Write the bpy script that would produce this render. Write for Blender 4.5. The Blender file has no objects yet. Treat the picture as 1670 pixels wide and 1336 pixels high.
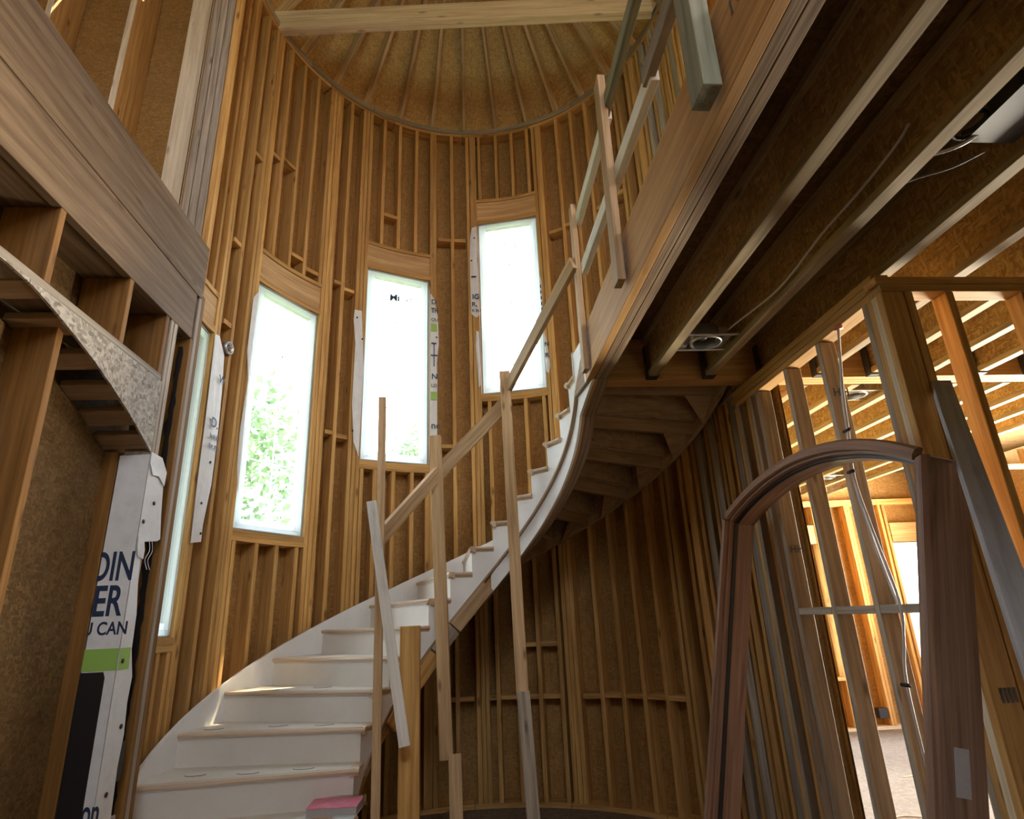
import bpy, bmesh, math, random
from mathutils import Vector, Matrix
random.seed(7)
PI = math.pi
sc = bpy.context.scene
col = sc.collection

# ---------------------------------------------------------------- camera
CAM_ROWS = ((0.99673886, 0.01685794, -0.07891423),
            (-0.06896286, -0.32985148, -0.94151056),
            (-0.0419019, 0.94388231, -0.32761321))
cd = bpy.data.cameras.new('camera')
cam = bpy.data.objects.new('camera', cd)
col.objects.link(cam)
cd.sensor_width = 36.0
cd.lens = 984.75 / 1670 * 36.0
cd.clip_start = 0.02
cd.clip_end = 300
cam.matrix_world = Matrix.Translation((0, 0, 1.314)) @ Matrix(CAM_ROWS).to_4x4()
sc.camera = cam

# ---------------------------------------------------------------- exposure and light
sc.view_settings.view_transform = 'Standard'
sc.view_settings.look = 'None'
sc.view_settings.exposure = 0.1
sc.view_settings.gamma = 1.0
sc.view_settings.use_curve_mapping = False
sc.cycles.max_bounces = 7
sc.cycles.diffuse_bounces = 5
sc.cycles.glossy_bounces = 2
sc.cycles.transmission_bounces = 4
sc.cycles.transparent_max_bounces = 12
sc.cycles.sample_clamp_indirect = 6.0
sc.cycles.caustics_reflective = False
sc.cycles.caustics_refractive = False

SKY = 11.5
w = bpy.data.worlds.new('sky')
sc.world = w
w.use_nodes = True
nt = w.node_tree
nt.nodes.clear()
out = nt.nodes.new('ShaderNodeOutputWorld')
bg = nt.nodes.new('ShaderNodeBackground')
tc = nt.nodes.new('ShaderNodeTexCoord')
sep = nt.nodes.new('ShaderNodeSeparateXYZ')
rmp = nt.nodes.new('ShaderNodeValToRGB')
rmp.color_ramp.elements[0].position = 0.0
rmp.color_ramp.elements[0].color = (0.95, 0.97, 1.0, 1)
rmp.color_ramp.elements[1].position = 0.9
rmp.color_ramp.elements[1].color = (0.70, 0.84, 1.0, 1)
nt.links.new(tc.outputs['Generated'], sep.inputs[0])
nt.links.new(sep.outputs['Z'], rmp.inputs[0])
nt.links.new(rmp.outputs[0], bg.inputs[0])
bg.inputs[1].default_value = SKY
nt.links.new(bg.outputs[0], out.inputs[0])


def aim(o, d):
    o.rotation_euler = Vector(d).to_track_quat('-Z', 'Y').to_euler()


SUN_FROM = Vector((0.42, 0.235, 0.82)).normalized()
sd = bpy.data.lights.new('sun', 'SUN')
sd.energy = 26.0
sd.angle = math.radians(0.6)
sd.color = (1.0, 0.82, 0.55)
so = bpy.data.objects.new('sun', sd)
col.objects.link(so)
so.location = (20, 15, 30)
aim(so, -SUN_FROM)


def daylight(name, loc, d, sx, sy, e, c=(0.88, 0.94, 1.0)):
    l = bpy.data.lights.new(name, 'AREA')
    l.shape = 'RECTANGLE'
    l.size = sx
    l.size_y = sy
    l.energy = e
    l.color = c
    o = bpy.data.objects.new(name, l)
    col.objects.link(o)
    o.location = loc
    aim(o, d)
    return o


# daylight entering by the unglazed openings of the front wall (behind the camera) and of the far rooms
daylight('daylight_front_upper', (0.0, -2.75, 5.2), (0, 1, 0.12), 2.4, 1.8, 55)
daylight('daylight_front_side', (1.95, -2.9, 1.3), (0, 1, 0.0), 0.45, 0.75, 4)
daylight('daylight_side_room', (6.9, 5.4, 1.3), (-1, 0.1, 0.45), 2.4, 1.9, 1000, (1.0, 0.90, 0.72))

bpy.data.lights['daylight_side_room'].spread = math.radians(120)

# ---------------------------------------------------------------- materials


def ND(nt, t, **kw):
    n = nt.nodes.new(t)
    for k, v in kw.items():
        setattr(n, k, v)
    return n


def base_mat(name, rough=0.7):
    m = bpy.data.materials.new(name)
    m.use_nodes = True
    nt = m.node_tree
    b = nt.nodes['Principled BSDF']
    b.inputs['Roughness'].default_value = rough
    return m, nt, b


def grain_vec(nt, scale, spread=37.0):
    at = ND(nt, 'ShaderNodeAttribute', attribute_name='grain')
    oi = ND(nt, 'ShaderNodeObjectInfo')
    mu = ND(nt, 'ShaderNodeVectorMath', operation='MULTIPLY')
    cb = ND(nt, 'ShaderNodeCombineXYZ')
    for i in range(3):
        nt.links.new(oi.outputs['Random'], cb.inputs[i])
    sc_ = ND(nt, 'ShaderNodeVectorMath', operation='SCALE')
    sc_.inputs['Scale'].default_value = spread
    nt.links.new(cb.outputs[0], sc_.inputs[0])
    ad = ND(nt, 'ShaderNodeVectorMath', operation='ADD')
    nt.links.new(at.outputs['Vector'], ad.inputs[0])
    nt.links.new(sc_.outputs[0], ad.inputs[1])
    mu.inputs[1].default_value = scale
    nt.links.new(ad.outputs[0], mu.inputs[0])
    return ad, mu, oi


def ramp(nt, stops):
    r = ND(nt, 'ShaderNodeValToRGB')
    e = r.color_ramp.elements
    while len(e) < len(stops):
        e.new(0.5)
    for i, (p, c) in enumerate(stops):
        e[i].position = p
        e[i].color = (c[0], c[1], c[2], 1) if hasattr(c, '__len__') else (c, c, c, 1)
    return r


def mixc(nt, mode, fac, a, b):
    m = ND(nt, 'ShaderNodeMix', data_type='RGBA', blend_type=mode)
    for s, v in ((m.inputs[0], fac), (m.inputs[6], a), (m.inputs[7], b)):
        if hasattr(v, 'links'):
            nt.links.new(v, s)
        elif isinstance(v, (int, float)):
            s.default_value = v
        else:
            s.default_value = (v[0], v[1], v[2], 1)
    return m.outputs[2]


def wood(name, dark, light, knots=0.8, streak=22.0, vary=0.3, rough=0.68, grime=0.25, grime_c=(0.10, 0.09, 0.08)):
    m, nt, b = base_mat(name, rough)
    ad, v1, oi = grain_vec(nt, (0.9, streak, streak))
    n1 = ND(nt, 'ShaderNodeTexNoise')
    n1.inputs['Scale'].default_value = 1.6
    n1.inputs['Detail'].default_value = 5
    n1.inputs['Roughness'].default_value = 0.62
    n1.inputs['Distortion'].default_value = 0.5
    nt.links.new(v1.outputs[0], n1.inputs['Vector'])
    r1 = ramp(nt, [(0.34, dark), (0.64, light)])
    nt.links.new(n1.outputs['Fac'], r1.inputs[0])
    # knots
    kv = ND(nt, 'ShaderNodeVectorMath', operation='MULTIPLY')
    kv.inputs[1].default_value = (2.6, 9, 9)
    nt.links.new(ad.outputs[0], kv.inputs[0])
    vo = ND(nt, 'ShaderNodeTexVoronoi')
    vo.inputs['Scale'].default_value = 1.0
    nt.links.new(kv.outputs[0], vo.inputs['Vector'])
    kr = ramp(nt, [(0.05, 1.0), (0.15, 0.0)])
    nt.links.new(vo.outputs['Distance'], kr.inputs[0])
    km = ND(nt, 'ShaderNodeMath', operation='MULTIPLY')
    km.inputs[1].default_value = knots
    nt.links.new(kr.outputs[0], km.inputs[0])
    c = mixc(nt, 'MIX', km.outputs[0], r1.outputs[0], (dark[0] * 0.30, dark[1] * 0.22, dark[2] * 0.2))
    # broad dirt and weathering
    gv = ND(nt, 'ShaderNodeVectorMath', operation='MULTIPLY')
    gv.inputs[1].default_value = (1.3, 5, 5)
    nt.links.new(ad.outputs[0], gv.inputs[0])
    gn = ND(nt, 'ShaderNodeTexNoise')
    gn.inputs['Scale'].default_value = 1.1
    gn.inputs['Detail'].default_value = 6
    gn.inputs['Roughness'].default_value = 0.7
    nt.links.new(gv.outputs[0], gn.inputs['Vector'])
    gr = ramp(nt, [(0.52, 0.0), (0.75, grime)])
    nt.links.new(gn.outputs['Fac'], gr.inputs[0])
    c = mixc(nt, 'MIX', gr.outputs[0], c, grime_c)
    # value differs from board to board
    hv = ND(nt, 'ShaderNodeHueSaturation')
    mr = ND(nt, 'ShaderNodeMapRange')
    mr.inputs['To Min'].default_value = 1 - vary
    mr.inputs['To Max'].default_value = 1 + vary * 0.7
    nt.links.new(oi.outputs['Random'], mr.inputs['Value'])
    nt.links.new(mr.outputs[0], hv.inputs['Value'])
    nt.links.new(c, hv.inputs['Color'])
    nt.links.new(hv.outputs[0], b.inputs['Base Color'])
    bp = ND(nt, 'ShaderNodeBump')
    bp.inputs['Strength'].default_value = 0.18
    bp.inputs['Distance'].default_value = 0.004
    nt.links.new(n1.outputs['Fac'], bp.inputs['Height'])
    nt.links.new(bp.outputs[0], b.inputs['Normal'])
    b.inputs['Specular IOR Level'].default_value = 0.25
    return m


def osb(name, c0, c1, c2, size=1.0, rough=0.75, stain=0.35):
    m, nt, b = base_mat(name, rough)
    ad, v1, oi = grain_vec(nt, (16 / size, 62 / size, 40 / size))
    vo = ND(nt, 'ShaderNodeTexVoronoi')
    vo.inputs['Scale'].default_value = 1.0
    wn = ND(nt, 'ShaderNodeTexNoise')
    wn.inputs['Scale'].default_value = 5.0
    nt.links.new(ad.outputs[0], wn.inputs['Vector'])
    wm = ND(nt, 'ShaderNodeVectorMath', operation='SCALE')
    wm.inputs['Scale'].default_value = 9.0
    nt.links.new(wn.outputs['Color'], wm.inputs[0])
    wa = ND(nt, 'ShaderNodeVectorMath', operation='ADD')
    nt.links.new(v1.outputs[0], wa.inputs[0])
    nt.links.new(wm.outputs[0], wa.inputs[1])
    nt.links.new(wa.outputs[0], vo.inputs['Vector'])
    v2 = ND(nt, 'ShaderNodeVectorMath', operation='MULTIPLY')
    v2.inputs[1].default_value = (70 / size, 20 / size, 40 / size)
    nt.links.new(ad.outputs[0], v2.inputs[0])
    vo2 = ND(nt, 'ShaderNodeTexVoronoi')
    vo2.inputs['Scale'].default_value = 1.0
    nt.links.new(v2.outputs[0], vo2.inputs['Vector'])
    s1 = ND(nt, 'ShaderNodeSeparateColor')
    s2 = ND(nt, 'ShaderNodeSeparateColor')
    nt.links.new(vo.outputs['Color'], s1.inputs[0])
    nt.links.new(vo2.outputs['Color'], s2.inputs[0])
    gt = ND(nt, 'ShaderNodeMath', operation='GREATER_THAN')
    gt.inputs[1].default_value = 0.62
    nt.links.new(s2.outputs[1], gt.inputs[0])
    mx = ND(nt, 'ShaderNodeMix', data_type='FLOAT')
    nt.links.new(gt.outputs[0], mx.inputs[0])
    nt.links.new(s1.outputs[0], mx.inputs[2])
    nt.links.new(s2.outputs[0], mx.inputs[3])
    r = ramp(nt, [(0.0, c0), (0.5, c1), (1.0, c2)])
    nt.links.new(mx.outputs[0], r.inputs[0])
    gn = ND(nt, 'ShaderNodeTexNoise')
    gn.inputs['Scale'].default_value = 5.0
    gn.inputs['Detail'].default_value = 7
    gn.inputs['Roughness'].default_value = 0.75
    nt.links.new(ad.outputs[0], gn.inputs['Vector'])
    gr = ramp(nt, [(0.48, 0.0), (0.72, stain)])
    nt.links.new(gn.outputs['Fac'], gr.inputs[0])
    c = mixc(nt, 'MIX', gr.outputs[0], r.outputs[0], (c0[0] * 0.35, c0[1] * 0.35, c0[2] * 0.4))
    nt.links.new(c, b.inputs['Base Color'])
    bp = ND(nt, 'ShaderNodeBump')
    bp.inputs['Strength'].default_value = 0.3
    bp.inputs['Distance'].default_value = 0.004
    nt.links.new(mx.outputs[0], bp.inputs['Height'])
    nt.links.new(bp.outputs[0], b.inputs['Normal'])
    b.inputs['Specular IOR Level'].default_value = 0.2
    return m


def plain(name, c, rough=0.5, metal=0.0, noise=0.0, nscale=8.0, c2=None):
    m, nt, b = base_mat(name, rough)
    b.inputs['Metallic'].default_value = metal
    n = ND(nt, 'ShaderNodeTexNoise')
    n.inputs['Scale'].default_value = nscale
    n.inputs['Detail'].default_value = 6
    n.inputs['Roughness'].default_value = 0.7
    t = ND(nt, 'ShaderNodeTexCoord')
    nt.links.new(t.outputs['Object'], n.inputs['Vector'])
    d = c2 or tuple(x * 0.55 for x in c)
    r = ramp(nt, [(0.42, c), (0.78, tuple(c[i] * (1 - noise) + d[i] * noise for i in range(3)))])
    nt.links.new(n.outputs['Fac'], r.inputs[0])
    nt.links.new(r.outputs[0], b.inputs['Base Color'])
    return m


M = {}
M['stud'] = wood('stud_lumber', (0.40, 0.20, 0.055), (0.66, 0.385, 0.13), knots=0.75, vary=0.22, grime=0.2)
M['stud_pale'] = wood('pale_lumber', (0.58, 0.46, 0.31), (0.80, 0.69, 0.50), knots=0.6, vary=0.12, grime=0.15)
M['stud_grey'] = wood('weathered_lumber', (0.25, 0.20, 0.15), (0.46, 0.385, 0.30), knots=0.7, vary=0.2, grime=0.4)
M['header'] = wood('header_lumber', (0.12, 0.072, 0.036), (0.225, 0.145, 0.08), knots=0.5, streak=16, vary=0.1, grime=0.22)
M['post'] = wood('post_lumber', (0.36, 0.225, 0.105), (0.56, 0.38, 0.21), knots=0.85, vary=0.2, grime=0.3)
M['green'] = wood('treated_lumber', (0.18, 0.18, 0.12), (0.36, 0.34, 0.23), knots=0.5, vary=0.15, grime=0.5)
M['lvl'] = wood('laminated_beam', (0.40, 0.205, 0.07), (0.57, 0.33, 0.125), knots=0.25, streak=30, vary=0.1, grime=0.28)
M['lvl_dark'] = wood('laminated_edge', (0.16, 0.10, 0.06), (0.40, 0.28, 0.18), knots=0.0, streak=60, vary=0.1, grime=0.3)
M['flange'] = wood('joist_flange', (0.22, 0.15, 0.075), (0.40, 0.30, 0.17), knots=0.8, vary=0.15, grime=0.35)
M['maple'] = wood('nosing_wood', (0.50, 0.36, 0.24), (0.68, 0.53, 0.38), knots=0.0, streak=30, vary=0.12, grime=0.12)
M['mahog'] = wood('mahogany', (0.20, 0.11, 0.07), (0.35, 0.21, 0.14), knots=0.0, streak=30, vary=0.12, grime=0.15, rough=0.5)
M['ply'] = wood('stair_plywood', (0.36, 0.23, 0.13), (0.52, 0.36, 0.22), knots=0.5, streak=14, vary=0.12, grime=0.35)
M['curved_ply'] = wood('curved_header', (0.44, 0.25, 0.10), (0.66, 0.42, 0.20), knots=0.2, streak=14, vary=0.1, grime=0.1)
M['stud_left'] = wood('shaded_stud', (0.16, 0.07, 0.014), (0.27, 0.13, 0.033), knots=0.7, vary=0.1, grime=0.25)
M['rafter'] = wood('rafter_lumber', (0.40, 0.28, 0.15), (0.66, 0.50, 0.30), knots=0.6, vary=0.15, grime=0.25)
M['osb_left'] = osb('shaded_door_osb', (0.10, 0.055, 0.017), (0.14, 0.078, 0.026), (0.185, 0.107, 0.04), 0.6, stain=0.5)  # left wall OSB, its dimmer light put into a darker colour
M['floor_dark'] = osb('dusty_shaded_floor', (0.16, 0.11, 0.07), (0.21, 0.15, 0.10), (0.27, 0.20, 0.14), 1.0, stain=0.4)  # darker subfloor copy: dirt, with the shade under the stairs put into its colour
M['osb'] = osb('wall_osb', (0.29, 0.15, 0.042), (0.35, 0.19, 0.06), (0.42, 0.24, 0.08), 0.6, stain=0.3)
M['osb_roof'] = osb('roof_osb', (0.44, 0.28, 0.11), (0.56, 0.38, 0.16), (0.68, 0.49, 0.23), 0.6, stain=0.25)
M['osb_grey'] = osb('gusset_osb', (0.22, 0.18, 0.14), (0.40, 0.35, 0.29), (0.52, 0.47, 0.40), 0.7, stain=0.3)
M['osb_web'] = osb('joist_web_osb', (0.25, 0.15, 0.055), (0.36, 0.225, 0.085), (0.48, 0.32, 0.135), 0.75, stain=0.45)
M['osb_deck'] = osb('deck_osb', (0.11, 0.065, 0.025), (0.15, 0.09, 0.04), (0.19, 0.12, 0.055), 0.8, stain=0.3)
M['floor'] = osb('subfloor_osb', (0.20, 0.17, 0.145), (0.245, 0.21, 0.18), (0.29, 0.255, 0.225), 0.8, stain=0.25)
M['white'] = plain('primed_white', (0.80, 0.80, 0.79), 0.5, noise=0.35, nscale=5, c2=(0.62, 0.60, 0.56))
M['riser'] = plain('riser_primer', (0.70, 0.655, 0.59), 0.55, noise=0.4, nscale=7, c2=(0.60, 0.54, 0.46))
M['tread'] = plain('tread_board', (0.66, 0.61, 0.53), 0.6, noise=0.5, nscale=9, c2=(0.50, 0.44, 0.37))
M['vinyl'] = plain('vinyl_white', (0.85, 0.86, 0.86), 0.35)
M['trimgrey'] = plain('grey_aluminium', (0.36, 0.36, 0.34), 0.55, 0.0)
M['wrap'] = plain('house_wrap', (0.74, 0.73, 0.71), 0.45, noise=0.5, nscale=14, c2=(0.52, 0.50, 0.47))
M['ink'] = plain('navy_print', (0.015, 0.03, 0.075), 0.5)
M['inkgrey'] = plain('grey_print', (0.10, 0.10, 0.10), 0.6)
M['black'] = plain('black_tar', (0.012, 0.010, 0.010), 0.5)
M['greenink'] = plain('green_print', (0.30, 0.50, 0.10), 0.5)
M['redink'] = plain('red_print', (0.5, 0.05, 0.04), 0.5)
M['metal'] = plain('galvanised_steel', (0.55, 0.56, 0.56), 0.35, 0.8, noise=0.4)
M['metal_dark'] = plain('dark_steel', (0.06, 0.06, 0.065), 0.5, 0.6)
M['cable'] = plain('grey_cable', (0.55, 0.55, 0.57), 0.5)
M['caulk'] = plain('orange_caulk', (0.62, 0.22, 0.12), 0.6)
M['pink'] = plain('pink_cover', (0.62, 0.12, 0.20), 0.35, noise=0.7, nscale=14, c2=(0.75, 0.40, 0.45))
M['paper'] = plain('paper_edge', (0.42, 0.40, 0.38), 0.7, noise=0.3, nscale=90)
M['brass'] = plain('brass_spiral', (0.75, 0.55, 0.22), 0.3, 0.9)
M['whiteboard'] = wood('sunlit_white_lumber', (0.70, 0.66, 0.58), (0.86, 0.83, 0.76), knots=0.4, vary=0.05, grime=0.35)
M['plastic_board'] = wood('grey_stained_board', (0.32, 0.32, 0.33), (0.50, 0.50, 0.51), knots=0.2, vary=0.05, grime=0.4, grime_c=(0.16, 0.12, 0.13))
M['chalk'] = plain('blue_chalk', (0.45, 0.55, 0.68), 0.9)
M['pinkdust'] = plain('drywall_board', (0.70, 0.66, 0.62), 0.8, noise=0.3)
M['leaf'] = plain('leaves', (0.30, 0.42, 0.28), 0.6, noise=0.8, nscale=3, c2=(0.42, 0.52, 0.40))
M['bark'] = plain('bark', (0.10, 0.07, 0.05), 0.9, noise=0.5)
M['grassy'] = plain('lawn', (0.10, 0.18, 0.05), 0.9, noise=0.6, nscale=0.6)
M['siding'] = plain('outer_wrap', (0.55, 0.55, 0.55), 0.8)


def glass_mat():
    m = bpy.data.materials.new('window_glass')
    m.use_nodes = True
    nt = m.node_tree
    nt.nodes.clear()
    o = ND(nt, 'ShaderNodeOutputMaterial')
    mx = ND(nt, 'ShaderNodeMixShader')
    tr = ND(nt, 'ShaderNodeBsdfTransparent')
    gl = ND(nt, 'ShaderNodeBsdfGlossy')
    gl.inputs['Roughness'].default_value = 0.02
    tr.inputs[0].default_value = (0.95, 0.98, 0.97, 1)
    fr = ND(nt, 'ShaderNodeFresnel')
    fr.inputs['IOR'].default_value = 1.45
    nt.links.new(fr.outputs[0], mx.inputs[0])
    nt.links.new(tr.outputs[0], mx.inputs[1])
    nt.links.new(gl.outputs[0], mx.inputs[2])
    nt.links.new(mx.outputs[0], o.inputs[0])
    return m


M['glass'] = glass_mat()
# white plastic lets some daylight through
_b = M['vinyl'].node_tree
_p = _b.nodes['Principled BSDF']
_t = ND(_b, 'ShaderNodeBsdfTranslucent')
_t.inputs[0].default_value = (0.9, 0.93, 0.95, 1)
_m = ND(_b, 'ShaderNodeMixShader')
_m.inputs[0].default_value = 0.65
_b.links.new(_p.outputs[0], _m.inputs[1])
_b.links.new(_t.outputs[0], _m.inputs[2])
_b.links.new(_m.outputs[0], _b.nodes['Material Output'].inputs[0])

# ---------------------------------------------------------------- builders


WM = {}


def link(name, me, mat, parent=None, mw=None):
    o = bpy.data.objects.new(name, me)
    col.objects.link(o)
    if mat is not None and not me.materials:
        me.materials.append(M[mat] if isinstance(mat, str) else mat)
    WM[o.name] = mw.copy() if mw is not None else Matrix.Identity(4)
    if parent is not None:
        o.parent = parent
        o.matrix_parent_inverse = Matrix.Translation(-parent.location) if parent.type == 'EMPTY' else WM[parent.name].inverted()
    if mw is not None:
        o.matrix_basis = mw
    return o


def set_grain(me, g):
    a = me.attributes.new('grain', 'FLOAT_VECTOR', 'POINT')
    flat = [c for v in g for c in v]
    a.data.foreach_set('vector', flat)


def raw(name, verts, faces, mat, parent=None, grain=None, smooth=False, mw=None):
    me = bpy.data.meshes.new(name)
    me.from_pydata([tuple(v) for v in verts], [], faces)
    bm = bmesh.new()
    bm.from_mesh(me)
    bmesh.ops.recalc_face_normals(bm, faces=bm.faces)
    bm.to_mesh(me)
    bm.free()
    set_grain(me, grain or [tuple(v) for v in verts])
    if smooth:
        for p in me.polygons:
            p.use_smooth = True
    return link(name, me, mat, parent, mw)


_cache = {}


def box_mesh(L, W, T, c):
    """chamfered board, length along x from 0 to L, W in y, T in z, centred"""
    c = min(c, W * .2, T * .2)
    xs = (0, L)
    vs = []
    # 24 vertices: for each corner three
    idx = {}
    for ix in (0, 1):
        for iy in (-1, 1):
            for iz in (-1, 1):
                X, Y, Z = xs[ix], iy * W / 2, iz * T / 2
                sx = c if ix == 0 else -c
                for k, p in enumerate(((X, Y - iy * c, Z - iz * c), (X + sx, Y, Z - iz * c), (X + sx, Y - iy * c, Z))):
                    idx[(ix, iy, iz, k)] = len(vs)
                    vs.append(p)
    fs = []
    for ix in (0, 1):
        fs.append([idx[(ix, a, b, 0)] for a, b in ((-1, -1), (1, -1), (1, 1), (-1, 1))])
    for iy in (-1, 1):
        fs.append([idx[(a, iy, b, 1)] for a, b in ((0, -1), (1, -1), (1, 1), (0, 1))])
    for iz in (-1, 1):
        fs.append([idx[(a, b, iz, 2)] for a, b in ((0, -1), (1, -1), (1, 1), (0, 1))])
    for ix in (0, 1):
        for iy in (-1, 1):
            fs.append([idx[(ix, iy, -1, 0)], idx[(ix, iy, 1, 0)], idx[(ix, iy, 1, 1)], idx[(ix, iy, -1, 1)]])
        for iz in (-1, 1):
            fs.append([idx[(ix, -1, iz, 0)], idx[(ix, 1, iz, 0)], idx[(ix, 1, iz, 2)], idx[(ix, -1, iz, 2)]])
    for iy in (-1, 1):
        for iz in (-1, 1):
            fs.append([idx[(0, iy, iz, 1)], idx[(1, iy, iz, 1)], idx[(1, iy, iz, 2)], idx[(0, iy, iz, 2)]])
    for ix in (0, 1):
        for iy in (-1, 1):
            for iz in (-1, 1):
                fs.append([idx[(ix, iy, iz, k)] for k in range(3)])
    return vs, fs


def board(name, p0, p1, W, T, wdir, mat, parent=None, c=0.0025):
    p0, p1 = Vector(p0), Vector(p1)
    x = (p1 - p0)
    L = x.length
    x.normalize()
    y = Vector(wdir)
    y = (y - x * y.dot(x)).normalized()
    z = x.cross(y)
    key = (round(L, 3), round(W, 4), round(T, 4), mat, c)
    me = _cache.get(key)
    if me is None:
        vs, fs = box_mesh(L, W, T, c)
        me = bpy.data.meshes.new(name)
        me.from_pydata(vs, [], fs)
        bm = bmesh.new()
        bm.from_mesh(me)
        bmesh.ops.recalc_face_normals(bm, faces=bm.faces)
        bm.to_mesh(me)
        bm.free()
        set_grain(me, vs)
        _cache[key] = me
    mw = Matrix((x, y, z)).transposed().to_4x4()
    mw.translation = p0
    return link(name, me, mat, parent, mw)


def sweep(name, rings, mat, parent=None, smooth=False, caps=True):
    m = len(rings[0])
    verts, grain, faces = [], [], []
    cum = 0.0
    prev = None
    r0 = [Vector(p) for p in rings[0]]
    for i, r in enumerate(rings):
        r = [Vector(p) for p in r]
        ctr = sum(r, Vector()) / m
        if prev is not None:
            cum += (ctr - prev).length
        prev = ctr
        e1 = (r[1] - r[0])
        e1 = e1.normalized() if e1.length > 1e-9 else Vector((1, 0, 0))
        e2 = (r[-1] - r[0])
        e2 = (e2 - e1 * e2.dot(e1))
        e2 = e2.normalized() if e2.length > 1e-9 else Vector((0, 0, 1))
        for p in r:
            verts.append(p)
            grain.append((cum, (p - r[0]).dot(e1), (p - r[0]).dot(e2)))
    for i in range(len(rings) - 1):
        for j in range(m):
            a, b = i * m + j, i * m + (j + 1) % m
            faces.append([a, b, b + m, a + m])
    if caps:
        faces.append(list(range(m)))
        faces.append([(len(rings) - 1) * m + j for j in range(m)])
    return raw(name, verts, faces, mat, parent, grain, smooth)


CX, CY = 0.071, 4.004
FZ = -0.19


def pol(a, r, z=0.0):
    return Vector((CX - r * math.cos(a), CY + r * math.sin(a), z))


def arc(name, r0, r1, z0, z1, a0, a1, mat, parent=None, step=3.0):
    n = max(1, int(abs(a1 - a0) / step))
    rings = []
    for i in range(n + 1):
        a = math.radians(a0 + (a1 - a0) * i / n)
        rings.append([pol(a, r0, z0), pol(a, r0, z1), pol(a, r1, z1), pol(a, r1, z0)])
    return sweep(name, rings, mat, parent)


def tube(name, pts, r, mat, parent=None, n=6):
    pts = [Vector(p) for p in pts]
    rings = []
    for i, p in enumerate(pts):
        t = (pts[min(i + 1, len(pts) - 1)] - pts[max(i - 1, 0)]).normalized()
        u = t.orthogonal().normalized() if i == 0 else (u - t * u.dot(t)).normalized()
        v = t.cross(u)
        rings.append([p + (u * math.cos(2 * PI * k / n) + v * math.sin(2 * PI * k / n)) * r for k in range(n)])
    return sweep(name, rings, mat, parent, smooth=True)


def smooth_path(pts, k=6):
    pts = [Vector(p) for p in pts]
    o = []
    for i in range(len(pts) - 1):
        p0, p1, p2, p3 = pts[max(i - 1, 0)], pts[i], pts[i + 1], pts[min(i + 2, len(pts) - 1)]
        for j in range(k):
            t = j / k
            o.append(0.5 * ((2 * p1) + (p2 - p0) * t + (2 * p0 - 5 * p1 + 4 * p2 - p3) * t * t + (-p0 + 3 * p1 - 3 * p2 + p3) * t ** 3))
    o.append(pts[-1])
    return o


def slab(name, poly, depth, mat, parent=None):
    """flat polygon (3-D points) extruded by the vector depth"""
    n = len(poly)
    P = [Vector(p) for p in poly]
    d = Vector(depth)
    vs = P + [p + d for p in P]
    fs = [list(range(n)), list(range(n, 2 * n))] + [[i, (i + 1) % n, (i + 1) % n + n, i + n] for i in range(n)]
    return raw(name, vs, fs, mat, parent)


def thing(name, loc, label, cat, group=None):
    o = bpy.data.objects.new(name, None)
    o.empty_display_size = 0.1
    col.objects.link(o)
    o.location = loc
    return tag(o, label, cat, group)


def tag(o, label, cat, group=None):
    o['label'] = label
    o['category'] = cat
    if group:
        o['group'] = group
    return o


def struct(o):
    o['kind'] = 'structure'
    return o


def sroot(name):
    o = bpy.data.objects.new(name, None)
    o.empty_display_size = 0.1
    col.objects.link(o)
    return struct(o)


def text(name, body, size, origin, xd, yd, mat, parent=None, squeeze=1.0):
    cu = bpy.data.curves.new(name, 'FONT')
    cu.body = body
    cu.size = size
    cu.extrude = 0.0004
    cu.offset = 0.02 * size
    t = bpy.data.objects.new('tmp', cu)
    col.objects.link(t)
    dg = bpy.context.evaluated_depsgraph_get()
    me = bpy.data.meshes.new_from_object(t.evaluated_get(dg))
    bpy.data.objects.remove(t)
    x = Vector(xd).normalized()
    y = Vector(yd).normalized()
    z = x.cross(y)
    mw = Matrix((x * squeeze, y, z)).transposed().to_4x4()
    mw.translation = Vector(origin)
    me.transform(mw)
    me.name = name
    me.materials.clear()
    set_grain(me, [tuple(v.co) for v in me.vertices])
    return link(name, me, mat, parent)


# ================================================================ SETTING: tower wall
R_IN, R_OUT = 1.92, 2.06
PLATE_Z = 6.93
WIN = [dict(a0=-8.0, a1=5.5, z0=1.295, z1=3.41), dict(a0=20.3, a1=41.6, z0=2.04, z1=4.147),
       dict(a0=56.6, a1=77.1, z0=2.795, z1=4.885), dict(a0=93.5, a1=114.1, z0=3.555, z1=5.67)]
tower = sroot('wall_back')


def sheath_panel(a0, a1, z0, z1):
    das = sorted({a0, a1} | {w[k] for w in WIN for k in ('a0', 'a1') if a0 < w[k] < a1} |
                 {a0 + (a1 - a0) * i / 12 for i in range(13)})
    zs = sorted({z0, z1} | {w[k] for w in WIN for k in ('z0', 'z1') if z0 < w[k] < z1})
    verts, grain, faces = [], [], []
    ids = {}

    def V(i, j, s):
        k = (i, j, s)
        if k not in ids:
            ids[k] = len(verts)
            a = math.radians(das[i])
            verts.append(pol(a, R_OUT + s * 0.012, zs[j]))
            grain.append((zs[j] * 0.7, a * R_OUT, s * 0.012))
        return ids[k]
    for i in range(len(das) - 1):
        for j in range(len(zs) - 1):
            am, zm = (das[i] + das[i + 1]) / 2, (zs[j] + zs[j + 1]) / 2
            if any(w['a0'] < am < w['a1'] and w['z0'] < zm < w['z1'] for w in WIN):
                continue
            for s in (0, 1):
                faces.append([V(i, j, s), V(i + 1, j, s), V(i + 1, j + 1, s), V(i, j + 1, s)])
    if faces:
        me = raw('sheathing_panel', verts, faces, 'osb', tower, grain)
        return me


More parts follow.
